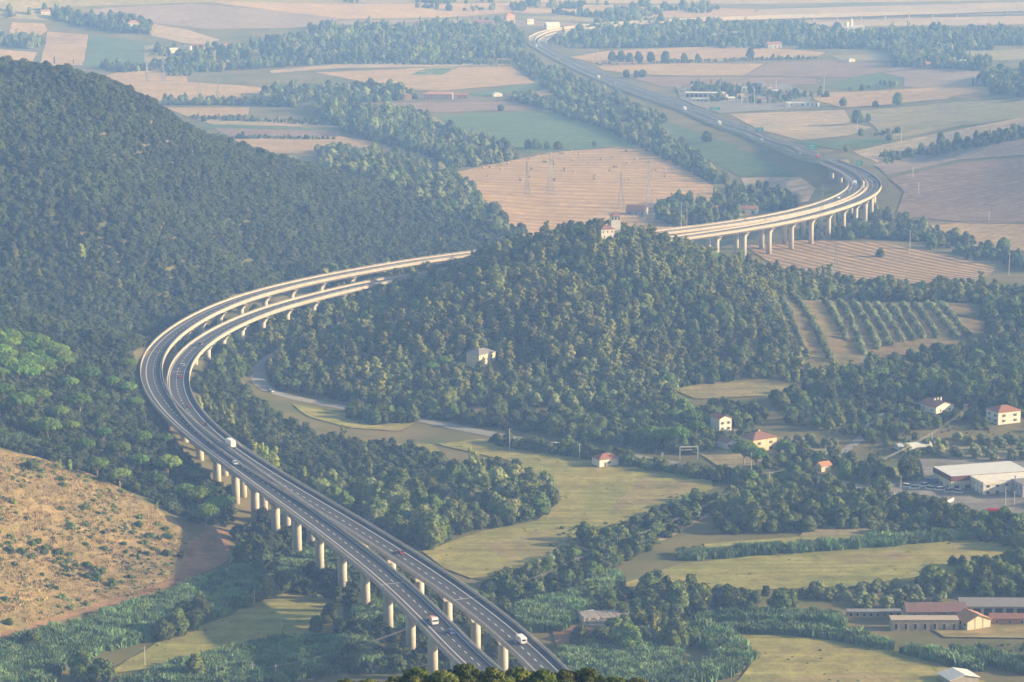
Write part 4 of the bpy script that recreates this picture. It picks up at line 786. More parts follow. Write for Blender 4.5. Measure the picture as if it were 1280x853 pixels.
# ------------------------------------------------------------------ woods
HILL = [(-90,20),(0,70),(60,78),(110,84),(200,121),(300,186),(400,218),(500,241),(600,276),(655,294),(640,306),(590,318),(500,332),(400,352),(300,368),(235,402),(190,440),(155,448),(100,428),(0,398),(-90,385)]
instancer('woodland', scatter(HILL, 5.3, 1440, 2300, 1), crowns('evergreen_tree'), .72, 1.15, 1, label='dense dark evergreen woodland covering the large hill above the viaduct bend', cat='woodland')
SLOPE = [(-90,380),(0,396),(60,400),(100,430),(165,450),(180,500),(215,560),(262,600),(292,630),(285,662),(240,655),(160,612),(60,576),(0,560),(-90,545)]
instancer('undergrowth', scatter(SLOPE, 4.2, 1100, 1560, 2), crowns('evergreen_tree'), .45, .8, 2, label='grey green scrub between the umbrella pines left of the viaduct', cat='undergrowth')
MID = [(318,430),(420,345),(480,336),(600,303),(680,274),(760,264),(850,292),(925,340),(1000,352),(1060,360),(1240,364),(1290,374),(1240,380),(965,376),(1000,466),(1065,468),(1060,481),(960,474),(840,486),(830,520),(720,542),(620,540),(525,520),(430,503),(345,488),(332,455)]
instancer('woodland', scatter(MID, 5.4, 1420, 1830, 3), crowns('evergreen_tree','broadleaf_tree','pine_tree'), .5, .88, 3, label='dark mixed woodland covering the round middle hill', cat='woodland')
EAST = [(1060,467),(1150,447),(1238,430),(1228,380),(1290,372),(1340,372),(1340,500),(1240,500),(1160,490),(1060,478)]
instancer('woodland', scatter(EAST, 5.6, 1400, 1760, 4), crowns('broadleaf_tree','evergreen_tree'), .6, .95, 4, label='dark thicket below and right of the olive grove rows', cat='woodland')
VAL = [(232,478),(262,470),(300,484),(330,510),(355,529),(385,543),(440,553),(500,559),(540,566),(560,584),(640,585),(675,600),(690,628),(672,650),(600,664),(560,672),(540,690),(500,680),(420,640),(350,590),(290,550),(245,515)]
instancer('undergrowth', scatter(VAL, 4.0, 1080, 1560, 5), crowns('shrub','evergreen_tree'), .5, .9, 5, label='low bushes filling the valley floor right of the viaduct bend', cat='undergrowth')
instancer('woodland', scatter([(205,450),(260,420),(330,392),(440,362),(480,352),(480,380),(430,400),(335,420),(328,450),(322,470),(245,482),(215,475)], 4.6, 1380, 1790, 15), crowns('evergreen_tree','broadleaf_tree'), .5, .85, 15, label='dark wood in the shade beneath the viaduct bend', cat='woodland')
# scrub under and around the near spans
UND = [(300,640),(420,680),(500,720),(600,790),(690,853),(760,853),(700,790),(640,740),(560,700),(480,660),(500,640),(350,590)]
instancer('undergrowth', scatter([(296,660),(350,640),(440,690),(560,740),(700,840),(760,860),(600,880),(440,860),(420,800),(440,760),(360,742),(290,720)], 4.6, 960, 1240, 6, keep=.75), crowns('shrub','evergreen_tree'), .45, .95, 6, label='dark bushes growing between the piers of the near spans', cat='undergrowth')
BELTS = [
 ([(940,560),(1010,545),(1110,530),(1160,520),(1340,530),(1340,560),(1160,560),(1100,590),(1040,600),(960,590)], .45, 5.5, 'garden bushes and weeds scattered over the right hand slope'),
 ([(560,770),(620,735),(700,700),(760,672),(830,640),(880,622),(900,635),(850,665),(790,700),(740,728),(690,745),(640,765)], .85, 4.6, 'broad hedge of bushes beside the dirt track crossing the valley'),
 ([(890,640),(930,615),(1000,630),(1080,628),(1160,632),(1240,655),(1340,675),(1340,700),(1240,680),(1150,662),(1060,662),(980,668),(900,668)], .95, 5.0, 'long dark tree belt in front of the white factory'),
 ([(615,552),(650,556),(700,563),(760,572),(850,589),(930,598),(960,604),(930,610),(850,595),(760,579),(700,570),(620,558)], .7, 2.6, 'low hedge along the near side of the country road'),
 ([(720,545),(830,522),(900,505),(960,515),(940,545),(980,555),(960,560),(900,570),(820,566),(700,550)], .75, 5.0, 'bushes around the gabled houses behind the country road'),
 ([(960,560),(1060,575),(1120,590),(1100,620),(1040,640),(960,620),(930,600)], .8, 5.2, 'garden trees and bushes right of the country road'),
 ([(960,500),(1060,495),(1240,505),(1340,515),(1340,545),(1280,540),(1150,535),(1110,560),(1060,545),(980,530)], .65, 5.5, 'scattered bushes around the upper country lane'),
 ([(700,730),(760,740),(840,735),(900,745),(960,742),(940,760),(880,775),(860,800),(800,820),(730,815),(790,780),(740,765)], .8, 4.8, 'bushes around the stacked logs near the viaduct'),
 ([(1190,708),(1340,700),(1340,745),(1210,748)], .9, 4.6, 'dark thicket behind the brick sheds'),
 ([(440,532),(520,530),(560,528),(620,536),(700,546),(830,562),(860,530),(840,505),(720,520),(620,520),(530,512),(440,500)], 1.0, 4.6, 'mixed thicket between the middle hill and the country road'),
 ([(1060,478),(1180,480),(1340,495),(1340,525),(1200,512),(1160,500),(1060,495)], 1.0, 4.8, 'dark trees behind the white bungalow'),
 ([(950,790),(1000,783),(1110,800),(1100,803),(1000,790)], .4, 2.5, 'low plants between the two reed strips'),
 ([(1150,800),(1280,795),(1330,815),(1240,815)], .5, 3.2, 'low shrubs in front of the cream shed'),
 ([(700,660),(760,655),(840,640),(880,622),(850,615),(800,650),(740,680),(690,715),(680,700)], .6, 4.0, 'bushes along the lower edge of the meadow'),
]
for i, (P, sc_, sp_, lb) in enumerate(BELTS): instancer('undergrowth', scatter(P, sp_, 950, 1620, 20+i, keep=.85 if i not in (0,3) else (.42 if i == 0 else 1)), crowns('evergreen_tree','shrub','broadleaf_tree') if sc_ > .6 else crowns('shrub'), sc_*.6, sc_, 20+i, label=lb, cat='undergrowth')
instancer('woodland', scatter([(1310,360),(1340,350),(1560,360),(1560,760),(1400,760),(1345,700),(1345,520),(1310,480)], 7.0, 950, 1850, 55, keep=.55), crowns('broadleaf_tree','evergreen_tree'), .7, 1.1, 55, label='wood on the valley side beyond the right edge', cat='woodland')
# far tree belts
FARB = [
 ([(690,84),(740,108),(800,136),(840,151),(822,158),(770,141),(720,116)], .45, .8, 6, .7, 'scrub strip directly beside the straight motorway'),
 ([(425,164),(600,196),(560,200),(470,180)], .4,.7,6,.3, 'scattered bushes in the stubble beyond the big hill'),
 ([(1060,168),(1120,160),(1150,166),(1080,176)], .4,.8,8,.35, 'few bushes on the pale slope above the far bend'),
 ([(238,146),(430,155),(430,158),(240,149)], .3,.5,5,.9, 'thin boundary hedge between far stubble strips'),
 ([(420,173),(270,172),(270,174),(420,175)], .3,.5,5,.9, 'second thin boundary hedge between far stubble strips'),
 ([(640,79),(560,74),(420,79),(420,81),(640,82)], .35,.6,6,.9, 'thin hedge above the big far stubble field'),
 ([(745,80),(1020,72),(1020,74),(745,82)], .3,.5,6,.7, 'thin hedge between the two far stubble fields'),
 ([(240,70),(330,55),(420,42),(520,38),(640,35),(660,50),(650,72),(560,76),(420,80),(300,88),(240,92),(232,80)], .9, 1.3, 7.5, .75, 'far wood of pale blue green trees left of the motorway bend at the top'),
 ([(330,118),(430,112),(500,112),(520,124),(480,128),(420,130),(395,120),(370,135),(330,132)], .8, 1.2, 7, .85, 'tree belt between the stubble fields beyond the big hill'),
 ([(410,125),(430,138),(500,145),(560,165),(600,180),(640,188),(645,200),(560,215),(545,200),(470,178),(420,160),(390,140)], .8, 1.25, 7, .95, 'riverside tree belt below the green field'),
 ([(400,195),(460,195),(550,218),(590,240),(612,268),(645,298),(560,278),(480,235),(400,215)], .8, 1.15, 6.5, .95, 'trees at the foot of the big hill beside the baled field'),
 ([(760,28),(860,32),(1000,36),(1060,42),(1280,42),(1340,45),(1340,56),(1200,58),(1050,56),(930,58),(800,60),(700,62),(690,50),(720,44)], .9, 1.3, 8, .8, 'long far wood below the far viaduct'),
 ([(645,66),(662,72),(750,128),(850,180),(905,222),(940,250),(925,254),(860,207),(790,168),(720,137),(675,107),(645,82)], .5, .85, 6, .75, 'scrubby belt left of the straight motorway'),
 ([(935,240),(960,232),(1000,260),(940,268),(900,255)], .6, .9, 6, .8, 'bushes beneath the far span beside the farm'),
 ([(1000,290),(1100,262),(1130,275),(1200,300),(1260,318),(1340,335),(1340,350),(1270,335),(1200,318),(1100,300),(1010,300)], .5, .85, 5.5, .8, 'bushy hedge behind the furrowed field'),
 ([(1110,62),(1200,65),(1215,78),(1240,78),(1230,90),(1180,86),(1120,84)], .8, 1.2, 7, .9, 'dark grove around the far white farm'),
 ([(1225,98),(1340,92),(1340,125),(1240,118)], .9, 1.3, 7, .9, 'dark grove on the far slope at the right'),
 ([(860,105),(980,105),(1010,122),(960,132),(880,128)], .5, .9, 7, .5, 'planting among the service area buildings'),
 ([(10,12),(70,14),(180,28),(190,42),(140,40),(70,26),(10,24)], .8, 1.1, 7, .7, 'thin tree rows around the far villas'), ([(-40,45),(45,48),(55,56),(40,62),(-40,58)], .8, 1.1, 7, .9, 'dark copse on the far left slope'),
 ([(150,28),(190,30),(185,44),(145,42)], .8, 1.1, 7, .9, 'trees around the far villa on the left'),
 ([(190,62),(260,60),(270,70),(200,72)], .7, 1.0, 7, .6, 'small trees around the far hamlet'), ([(115,86),(170,84),(232,76),(235,84),(150,92)], .7, 1.0, 7, .7, 'hedge beyond the big hill crest'),
 ([(205,127),(310,127),(372,119),(370,125),(310,132),(205,132)], .5, .8, 5, .9, 'thin hedge between the far stubble fields'), ([(395,187),(480,196),(478,200),(395,192)], .6, .8, 5, .9, 'small hedge in the far stubble field'),
 ([(1100,196),(1180,180),(1280,163),(1340,155),(1340,162),(1200,190),(1105,206)], .5, .8, 6, .8, 'hedge across the brown slope at the right'), ([(640,8),(700,5),(900,10),(900,16),(760,24),(640,14)], .8, 1.2, 9, .5, 'far copses in the hazy fields at the top'),
 ([(420,2),(620,2),(640,14),(560,14),(420,6)], .8, 1.2, 9, .4, 'far copses in the hazy fields at the top left'), ([(1070,100),(1130,108),(1000,128),(990,112)], .5,.8,8,.3, 'small bushes beside the far vineyard'),
 ([(820,262),(850,255),(915,262),(925,280),(850,284),(820,278)], .7, 1.1, 6, .9, 'dark trees around the farm behind the far spans'),
 ([(640,118),(760,150),(900,225),(895,232),(750,160),(640,126)], .5,.8,5,.8, 'hedge beside the straight field track'),
 ([(200,90),(240,85),(240,95),(210,96)], .5,.8,6,.8,'bushes on the far field edge'), ([(480,140),(520,141),(540,150),(490,150)], .6,.9,6,.8,'trees beside the green field'),
 ([(380,36),(640,26),(640,33),(400,42)], .8,1.1,8,.5,'thin hedge lines in the top left plain'), ([(900,55),(1100,56),(1240,58),(1240,63),(900,61)], .8,1.1,8,.7,'tree line above the far stubble field'),
]
for i, (P, a_, b_, sp_, kp, lb) in enumerate(FARB): instancer('woodland', scatter(P, sp_, 1850 if max(q[1] for q in P) > 180 else 2300, 6500, 60+i, keep=kp*.82), crowns('broadleaf_tree','willow_tree','evergreen_tree','poplar_tree') if i%2 else crowns('broadleaf_tree','evergreen_tree','willow_tree'), a_*.7, b_, 60+i, label=lb, cat='woodland', tall=1.15)
# ------------------------------------------------------------------ reed beds
REEDB = [
 ([(-60,800),(0,808),(100,782),(200,750),(300,712),(420,684),(445,700),(430,726),(360,726),(330,740),(290,764),(200,798),(140,812),(80,830),(60,860),(-60,860)], 'blue green reed bed along the foot of the dry hillside'),
 ([(140,860),(210,838),(330,806),(460,802),(475,828),(340,860)], 'reed bed below the small meadow at the bottom left'),
 ([(867,782),(890,788),(969,786),(1040,792),(1100,804),(1160,818),(1225,833),(1225,839),(1175,830),(1122,816),(1040,800),(965,792),(912,792),(870,790)], 'tall reed strip curving along the upper edge of the lower right meadow'),
 ([(850,785),(880,788),(925,805),(941,824),(918,843),(860,860),(800,860),(850,842),(885,836),(892,818),(868,802)], 'reed bed curling round the left end of the lower right meadow'),
 ([(860,776),(950,770),(1025,770),(1119,778),(1140,790),(1212,812),(1290,832),(1290,846),(1224,828),(1156,806),(1100,792),(1040,784),(950,777)], 'reed strip behind the curved one, running toward the brick sheds'),
 ([(850,694),(1000,685),(1200,670),(1290,664),(1290,668),(1200,676),(1000,692),(850,701)], 'narrow straight strip of reeds across the right meadow'),
 ([(470,640),(520,616),(570,628),(585,650),(540,682),(480,664)], 'pale reed patch right of the near carriageway'),
 ([(640,765),(720,740),(770,722),(780,735),(700,790),(660,790)], 'reed patch beside the dirt track'), ([(700,820),(800,790),(860,800),(830,860),(720,860)], 'reed patch right of the last visible pier'),
 ([(430,672),(470,690),(500,745),(540,790),(450,790),(440,720)], 'reed patch between the near piers'), ([(0,545),(50,550),(50,560),(0,558)], 'pale cane patch above the dry hillside'),
 ([(790,535),(860,560),(1000,610),(1100,640),(1060,650),(960,640),(900,620)], None),
]
for i, (P, lb) in enumerate(REEDB):
    if lb: instancer('reeds', scatter(P, 2.0, 930, 1600, 90+i), REEDS, .62, .98, 90+i, label=lb, cat='reeds')
# ------------------------------------------------------------------ single trees
trees_in('umbrella_pine', [(-40,392),(20,396),(60,402),(95,425),(98,450),(80,475),(30,482),(-40,480)], 8.5, 1200, 1560, 'bright green umbrella pine of the closed stand at the left edge', 'umbrella pines of the closed stand', .85, 1.15, 77, limit=60)
trees_at('umbrella_pine', [(160,468,.9),(140,490,.95),(112,484,1),(88,492,1),(125,510,.9),(160,500,1.0),(168,516,.8),(60,555,1.1),(25,525,1.1),(50,512,1.0),(5,505,1.0),(100,520,.95),(75,530,1.0),(40,545,.9),(128,535,.9)],
  'bright green umbrella pine scattered in the scrub left of the bend', 'umbrella pines in the scrub left of the bend')
trees_at('umbrella_pine', [(130,555,.9),(108,572,.9),(150,578,.9),(122,598,1.0),(150,610,.95),(175,590,1),(195,618,1.0),(210,600,.95),(178,565,.85),(205,562,.95),(90,545,.85),(230,630,.9),(80,575,.8)],
  'umbrella pine on the slope between the dry hillside and the viaduct', 'umbrella pines above the dry hillside')
trees_at('umbrella_pine', [(248,640,1.05),(262,628,1.0),(272,650,1.05),(258,664,1.1),(250,612,1.0),(282,640,.85)], 'large umbrella pine at the foot of the slope just before the first tall pier', 'umbrella pines by the first tall pier')
trees_at('umbrella_pine', [(800,533,1.05),(822,528,1.1),(845,533,1.1),(862,538,1.0),(815,560,1.1),(832,562,1.1),(848,564,1.0),(800,556,1.0),(870,548,.9),(930,582,1.1),(945,586,1.0)], 'flat topped umbrella pine beside the gabled houses', 'umbrella pines beside the gabled houses')
trees_at('umbrella_pine', [(738,300,.8),(722,302,.8),(775,306,.7),(790,304,.8),(752,305,.7),(805,308,.8),(700,306,.7),(520,395,.8),(545,398,.8),(585,408,.8),(608,425,.8),(540,470,1.0),(555,462,.8)], 'umbrella pine standing out of the woodland on the middle hill', 'umbrella pines on the middle hill')
PN = dict(seed=3, limit=70)
trees_in('pine_tree', [(690,290),(800,288),(880,310),(950,345),(970,385),(900,400),(850,360),(760,330),(700,320)], 9, 1500, 1740, 'yellow green pine near the wooded crest of the middle hill', 'pines near the hill crest', .55, .8, 5, limit=110)
trees_in('pine_tree', [(620,330),(700,325),(740,400),(790,440),(860,450),(800,490),(700,470),(640,430),(600,380)], 9, 1440, 1740, 'olive green pine on the front slope of the middle hill', 'pines on the front slope of the middle hill', .75, 1.1, 6, limit=110)
trees_in('pine_tree', [(470,385),(560,365),(620,385),(620,460),(560,450),(480,430),(440,425)], 9, 1440, 1740, 'sunlit pine around the pale house on the middle hill', 'pines around the pale house', .7, .95, 7, limit=60)
trees_in('pine_tree', [(0,300),(60,290),(200,330),(230,380),(180,420),(100,410),(0,380)], 30, 1480, 1760, 'pale green tree standing above the dark wood of the big hill', 'paler trees on the big hill', .6, .9, 8, limit=14)
trees_in('willow_tree', [(720,470),(830,465),(880,480),(820,510),(700,520),(640,500)], 9, 1420, 1560, 'grey green tree at the lower edge of the middle hill', 'grey green trees below the middle hill', .6, .95, 9, limit=50)
trees_in('broadleaf_tree', VAL, 9.5, 1080, 1560, 'broadleaf tree in the valley thicket right of the viaduct bend', 'broadleaf trees of the valley thicket', .85, 1.25, 10, limit=85, holes=[REEDB[5][0]])
trees_in('willow_tree', VAL, 13, 1080, 1560, 'grey green tree in the valley thicket right of the viaduct bend', 'grey green trees of the valley thicket', .8, 1.2, 11, limit=50, holes=[REEDB[5][0]])
trees_at('poplar_tree', [(270,530,.9),(278,526,1),(287,534,1),(250,515,1),(257,510,1),(262,520,.9),(325,588,1.1),(332,592,1.2),(340,600,1.1),(318,580,1.1),(343,590,1),(352,604,.9),(312,560,1.0),(305,552,1),(430,560,.9),(455,575,1.1),(462,600,1.0),(380,600,.8),(400,618,.8),(600,600,1.1),(590,592,1),(1046,470,.9),(1055,478,1),(985,478,.8),(997,480,.9),(1067,478,.9),(1078,476,.8),(1090,474,.8),(1006,482,.8),(818,800,1.3),(830,808,1.2)],
  'slim yellow green poplar standing above the valley bushes', 'poplars in the valley')
trees_at('broadleaf_tree', [(560,625,1.0),(578,632,1.1),(595,638,1.1),(612,642,1.0),(575,612,1.2),(590,608,1.2),(620,625,1.1),(640,630,1.1),(655,640,.9),(668,632,.9),(630,612,1.1)], 'dark tree of the clump reaching into the meadow', 'trees of the meadow clump')
trees_at('broadleaf_tree', [(205,800,.9),(222,795,1),(240,788,.95),(228,775,.85),(250,775,.8)], 'tree of the dark clump in the reeds under the dry hillside', 'clump in the reeds')
trees_at('broadleaf_tree', [(38,815,.95)], 'lone round tree at the left edge under the dry hillside', None); trees_at('broadleaf_tree', [(105,850,1.0),(128,852,1.0)], 'yellow green tree at the bottom left among reeds', 'bottom left pair of trees')
trees_at('broadleaf_tree', [(245,850,.8)], 'dark green tree at the bottom edge left of the power poles', None)
trees_at('broadleaf_tree', [(320,752,.85),(335,748,.9),(350,742,.85),(308,760,.8),(362,738,.7)], 'dark tree of the row below the first piers', 'tree row below the first piers')
trees_at('broadleaf_tree', [(395,790,.7),(412,780,.8),(385,815,.6)], 'dark tree in the bridge shadow at the bottom', 'trees in the bridge shadow')
trees_at('broadleaf_tree', [(740,683,1.0),(752,690,.9),(730,676,.7),(765,700,.8),(775,686,.7),(700,713,.7),(716,722,.7),(690,722,.6)], 'tree beside the dirt track at the meadow edge', 'trees beside the dirt track')
trees_at('broadleaf_tree', [(770,800,1.1),(750,808,1.0),(785,815,1.1),(800,805,.9),(845,812,1.1),(860,806,1),(725,812,.8)], 'tall dark tree near the stacked logs', 'tall trees near the logs')
trees_at('broadleaf_tree', [(875,760,1.1),(908,760,1.2),(850,765,.9),(975,765,.9),(990,762,.8)], 'loose crowned tree above the reed beds', 'loose trees above the reeds')
trees_at('broadleaf_tree', [(1135,600,1.35)], 'big dark round tree left of the white factory', None)
trees_at('broadleaf_tree', [(1165,735,1.2)], 'tall dark tree standing out behind the brick sheds', None)
trees_at('broadleaf_tree', [(1150,738,.8),(1185,740,.7),(1205,740,.8),(1230,738,.9),(1250,738,.9),(1275,735,.9),(1215,722,.8),(1262,728,.8)], 'tree of the dark row behind the brick sheds', 'trees behind the brick sheds')
trees_at('broadleaf_tree', [(1010,492,1),(1022,498,1.1),(1035,500,1.1),(990,505,.9),(1002,508,1.0),(1045,488,.9),(978,512,.8)], 'tree of the large dark clump above the olive trees', 'dark clump above the olive trees')
trees_at('broadleaf_tree', [(1250,480,1.3),(1235,500,.9),(1265,495,1.0),(1215,520,.8),(1195,528,.8),(1275,478,1)], 'tree around the two white houses at the right', 'trees around the white houses')
trees_in('broadleaf_tree', BELTS[2][0], 12, 1050, 1400, 'tree of the long belt in front of the white factory', 'trees of the belt in front of the factory', .6, .85, 12, limit=40)
trees_in('broadleaf_tree', BELTS[5][0], 13, 1150, 1450, 'garden tree right of the country road', 'garden trees right of the country road', .55, .85, 13, limit=18)
trees_in('willow_tree', BELTS[1][0], 12, 1000, 1350, 'pale bushy tree along the dirt track', 'pale trees along the dirt track', .4, .7, 14, limit=25)
# far individual trees
trees_at('broadleaf_tree', [(765,77,1.2),(776,77,1.3),(787,78,1.2),(798,77,1.2),(813,77,1.2),(832,77,1.3),(855,76,.9),(872,76,.9),(938,73,1.3)], 'round dark tree in the row on the far stubble field', 'row of round trees on the far stubble field', v=1)
trees_at('broadleaf_tree', [(783,97,1.1),(795,98,1.0),(803,97,1.2)], 'tree of the small cluster beside the motorway junction', 'cluster beside the motorway junction', dmin=2000)
trees_at('broadleaf_tree', [(1071,155,1.3),(1085,152,.9),(1111,176,.9),(1054,133,.8),(1122,132,1.2),(1094,134,.8),(884,178,1.0),(1058,190,.8)], 'solitary dark tree on the far right slopes', 'solitary trees on the right slopes', dmin=2000)
trees_at('broadleaf_tree', [(660,186,.9),(670,187,1),(684,187,.9),(697,187,1),(743,184,.7),(626,139,.7),(255,152,.9),(1100,322,.7),(1210,325,.8),(1178,305,.8),(1255,315,.9)], 'lone tree at a far field edge', 'lone trees at far field edges', dmin=1800)
trees_at('cypress_tree', [(68,80,.9),(92,80,.7),(127,82,.9),(141,84,.7),(104,82,.6),(1216,107,.9),(1221,107,.8),(525,28,1),(545,28,1),(572,27,1),(590,28,1),(600,28,.9)], 'far dark cypress on the hazy plain', 'far cypresses', dmin=2500)
trees_at('cypress_tree', [(1240,512,1.3)], 'dark cypress between the two white houses at the right', None); trees_at('cypress_tree', [(724,730,.7)], 'dark cypress beside the dirt track poles', None)
# olives
rows = [((962,374),(985,425)),((974,375),(1008,450)),((994,376),(1039,453)),((1031,380),(1056,424)),((1048,381),(1079,444)),((1065,382),(1098,437)),((1082,384),(1113,433)),((1097,385),(1127,428)),((1112,385),(1141,426)),((1127,384),(1153,423)),((1142,383),(1171,423)),((1159,383),(1196,423)),((1175,383),(1209,421))]
for a_, b_ in rows:
    A1, B1 = G(*a_), G(*b_); n_ = int((B1-A1).length/5.4)
    for k in range(n_+1):
        q = A1.lerp(B1, k/max(1,n_)); x = q.x+random.uniform(-.4,.4); y = q.y+random.uniform(-.4,.4); tree('olive_tree', x, y, float(tz(x,y)), random.uniform(.8,1.0), 'grey green olive tree in the parallel rows of the hillside grove', 'olive trees of the hillside grove')
print('olives', NTREE['olive_tree'])
ol = [('olive tree of the orchard behind the yellow house', [(965,560),(1000,548),(1040,555),(1060,575),(1020,590),(985,585)], 7.0, 34), ('olive tree on the slope above the white factory', [(1120,556),(1170,538),(1340,538),(1340,580),(1200,576),(1120,575)], 8.0, 62),
      ('olive tree of the small plot behind the brick sheds', [(990,728),(1060,728),(1190,735),(1200,755),(1100,765),(1000,750)], 6.5, 40), ('small olive tree on the strip below the tree belt', [(1080,655),(1150,650),(1160,666),(1090,672)], 5.0, 14)]
for i, (lb, P, sp_, lim) in enumerate(ol): trees_in('olive_tree', P, sp_, 1000, 1600, lb, lb.replace('olive tree','olive trees'), .75, 1.05, 30+i, limit=lim)
HS = [(-60,560),(60,577),(130,602),(218,652),(236,690),(200,740),(130,752),(0,792),(-60,810)]
instancer('dry_grass', scatter(HS, 1.7, 1000, 1300, 200), DRYT, .6, 1.9, 200, label='dry orange brown grass tufts over the bare hillside', cat='grass')
instancer('dry_grass', scatter(HS, 1.9, 1000, 1300, 201, keep=.40), crowns('shrub'), .15, .55, 201, label='low thorny scrub spread in drifts over the bare hillside', cat='scrub')
for i, (pp, m_) in enumerate(NEARF):
    if m_ in (ND, NDT, DG, GROVE) and i not in (9,): instancer('grass', scatter(pp, 2.6, 900, 1750, 210+i, keep=.8), GRST, .5, 1.6, 210+i)
for i in (0,2,4,5,13): instancer('weeds', scatter(NEARF[i][0], 2.4, 900, 1600, 240+i, keep=.36), crowns('shrub'), .08, .3, 240+i)
# shrubs on the dry hillside
for lb, P, sp_, n_ in (('dark green shrub in the band across the dry hillside', [(0,672),(40,672),(100,700),(150,724),(140,735),(80,715),(0,690)], 4.0, 50), ('small shrub scattered on the upper dry hillside', [(0,570),(120,598),(215,655),(200,700),(120,690),(0,655)], 15, 40),
     ('shrub on the lower dry hillside', [(0,700),(80,725),(160,730),(0,790)], 16, 24), ('shrub on the edge between hillside and dirt bank', [(150,640),(225,665),(225,700),(170,705)], 7, 24)):
    trees_in('shrub', P, sp_, 1000, 1400, lb, lb.replace('shrub','shrubs'), .5, 1.1, 50+n_, limit=n_, cat='shrub')
trees_at('shrub', [(40,588,1.8),(32,585,1.5),(76,602,1.3),(128,602,1.2)], 'larger round shrub near the top of the dry hillside', 'larger shrubs on the dry hillside', cat='shrub'); trees_at('poplar_tree', [(196,638,.45),(220,642,.4),(88,590,.5),(75,588,.45)], 'small bright green tree on the hillside edge', 'small bright trees on the hillside edge')
# foreground oaks on the viewer's own hill
for yy in (297, 293, 301, 289):
    x = -27.0 + random.uniform(0,2)
    while x < 24:
        y = yy+random.uniform(-2,2); z = float(tz(x,y))-.3; top = CAMH-y*math.tan(math.atan((831-426.5)/F)+PITCH) ; cr = 1.2 - ((x+2)/26.0)**4*2.6
        tree('holm_oak', x, y, min(z, top+cr-4.8), random.uniform(.70,.80), 'yellow green holm oak crown of the near wood along the bottom edge', 'holm oaks along the bottom edge'); x += random.uniform(2.5,3.3)
print(NTREE)
# remove trees standing inside buildings
bx = [o for o in TREES if any(abs(o.location.x-x) < w2 and y-r-cf*.7 < o.location.y < y+r*.8 for x,y,r,w2,cf in EXCLB)]
for o in bx:
    for ch in list(o.children): bpy.data.objects.remove(ch)
    bpy.data.objects.remove(o)
# ------------------------------------------------------------------ small structures
def at(px, py, dmin=700): return G(px, py, dmin)
p = at(1141,560); r = empty('polytunnel', p, math.radians(20), label='pale plastic polytunnel beside the olive slope', cat='polytunnel'); b = MB()
v = []; n_ = 10
for y in (-3.2,3.2):
    for k in range(n_+1): a = PI*k/n_; v.append((y*3.0, math.cos(a)*3.2, math.sin(a)*2.9))
b.add(v, [(k,k+1,n_+2+k,n_+1+k) for k in range(n_)]+[tuple(range(n_,-1,-1)), tuple(range(n_+1,2*n_+2))], CANV); b.build('cover', r); b = MB(); b.box((9.7,0,1.1),(.12,1.8,2.2),DARK); b.build('door', r)
p = at(768,778); r = empty('log_stack', (p.x,p.y,p.z), 0.05, label='broad stack of pale bare logs laid side by side near the dirt track', cat='log stack'); rr = random.Random(4)
for k in range(24):
    b = MB(); x = -12+k*1.0; q = rr.uniform(-.5,.5)
    for j in range(3): b.tube((x+rr.uniform(-.2,.2)-j*.1,-7+q+j*2,.6+j*1.0),(x-2.6+rr.uniform(-.2,.2),6+q,1.2+j*.9),.55,.48,mat('pale_log',(0.55,0.47,0.40),.95,(0.40,0.33,0.27),2.0),8)
    b.build('log', r)
p = at(861,574); r = empty('portal', p, 0.12, label='white portal frame with a hanging name board at the roadside', cat='portal'); WP = mat('white_paint_metal', (0.5,0.5,0.48), .6)
for x in (-4.6,4.6): b = MB(); b.box((x,0,3),(.45,.35,7),WP); b.build('post', r)
b = MB(); b.box((0,0,6.4),(9.8,.45,.55),WP); b.build('beam', r); b = MB(); b.box((-.9,-.05,4.9),(6.2,.12,1.1),DARK); bd = b.build('board', r)
b = MB()
for k, (x, w_) in enumerate(((-3.4,1.3),(-2.1,.4),(-.8,1.9),(1.0,1.4))): b.box((x,-.14,4.9),(w_,.04,.5),WP)
b.build('lettering', bd)
p = at(828,578); r = empty('road_sign', p, 0, label='small white road sign on a post by the country road', cat='road sign'); b = MB(); b.tube((0,0,-.5),(0,0,4.6),.09,.09,STEEL); b.build('post', r); b = MB(); b.box((0,-.1,4.2),(1.3,.06,1.9),WP); b.build('panel', r)
p = at(1032,630); r = empty('canopy', p, .2, label='dark green flat canopy between garden trees', cat='canopy'); b = MB(); b.box((0,0,3),(11,5,.25),mat('green_sheet',(0.07,0.16,0.10),.6)); b.build('roof', r)
for x in (-5,5):
    for y in (-2.2,2.2): b = MB(); b.tube((x,y,-.5),(x,y,2.9),.1,.1,STEEL); b.build('post', r)
# teal direction signs beside the motorway
for (x, y, w_, h_, lb) in ((1015.5,190,9,6,'large teal direction sign where the motorway reaches the far bend'),(1074,210,5.5,4.5,'smaller teal and white sign above the far bend'),(950,167.5,6.5,4.5,'teal sign on the motorway verge in the plain'),(893.5,140,12,3,'wide teal sign at the service area exit')):
    p = at(x, y, 2000); r = empty('direction_sign', p, 0.05, label=lb, cat='road sign')
    for k in (-1,1): b = MB(); b.tube((k*w_*.3,0,-1),(k*w_*.3,0,h_+2),.18,.18,STEEL); b.build('post', r)
    b = MB(); b.box((0,-.25,2+h_/2),(w_,.15,h_),TEAL); b.build('panel', r)
    b = MB()
    for k in range(2): b.box((-w_*.08,-.36,2+h_*(.3+.35*k)),(w_*.6,.04,h_*.1),WP)
    b.build('lettering', r.children[-1])
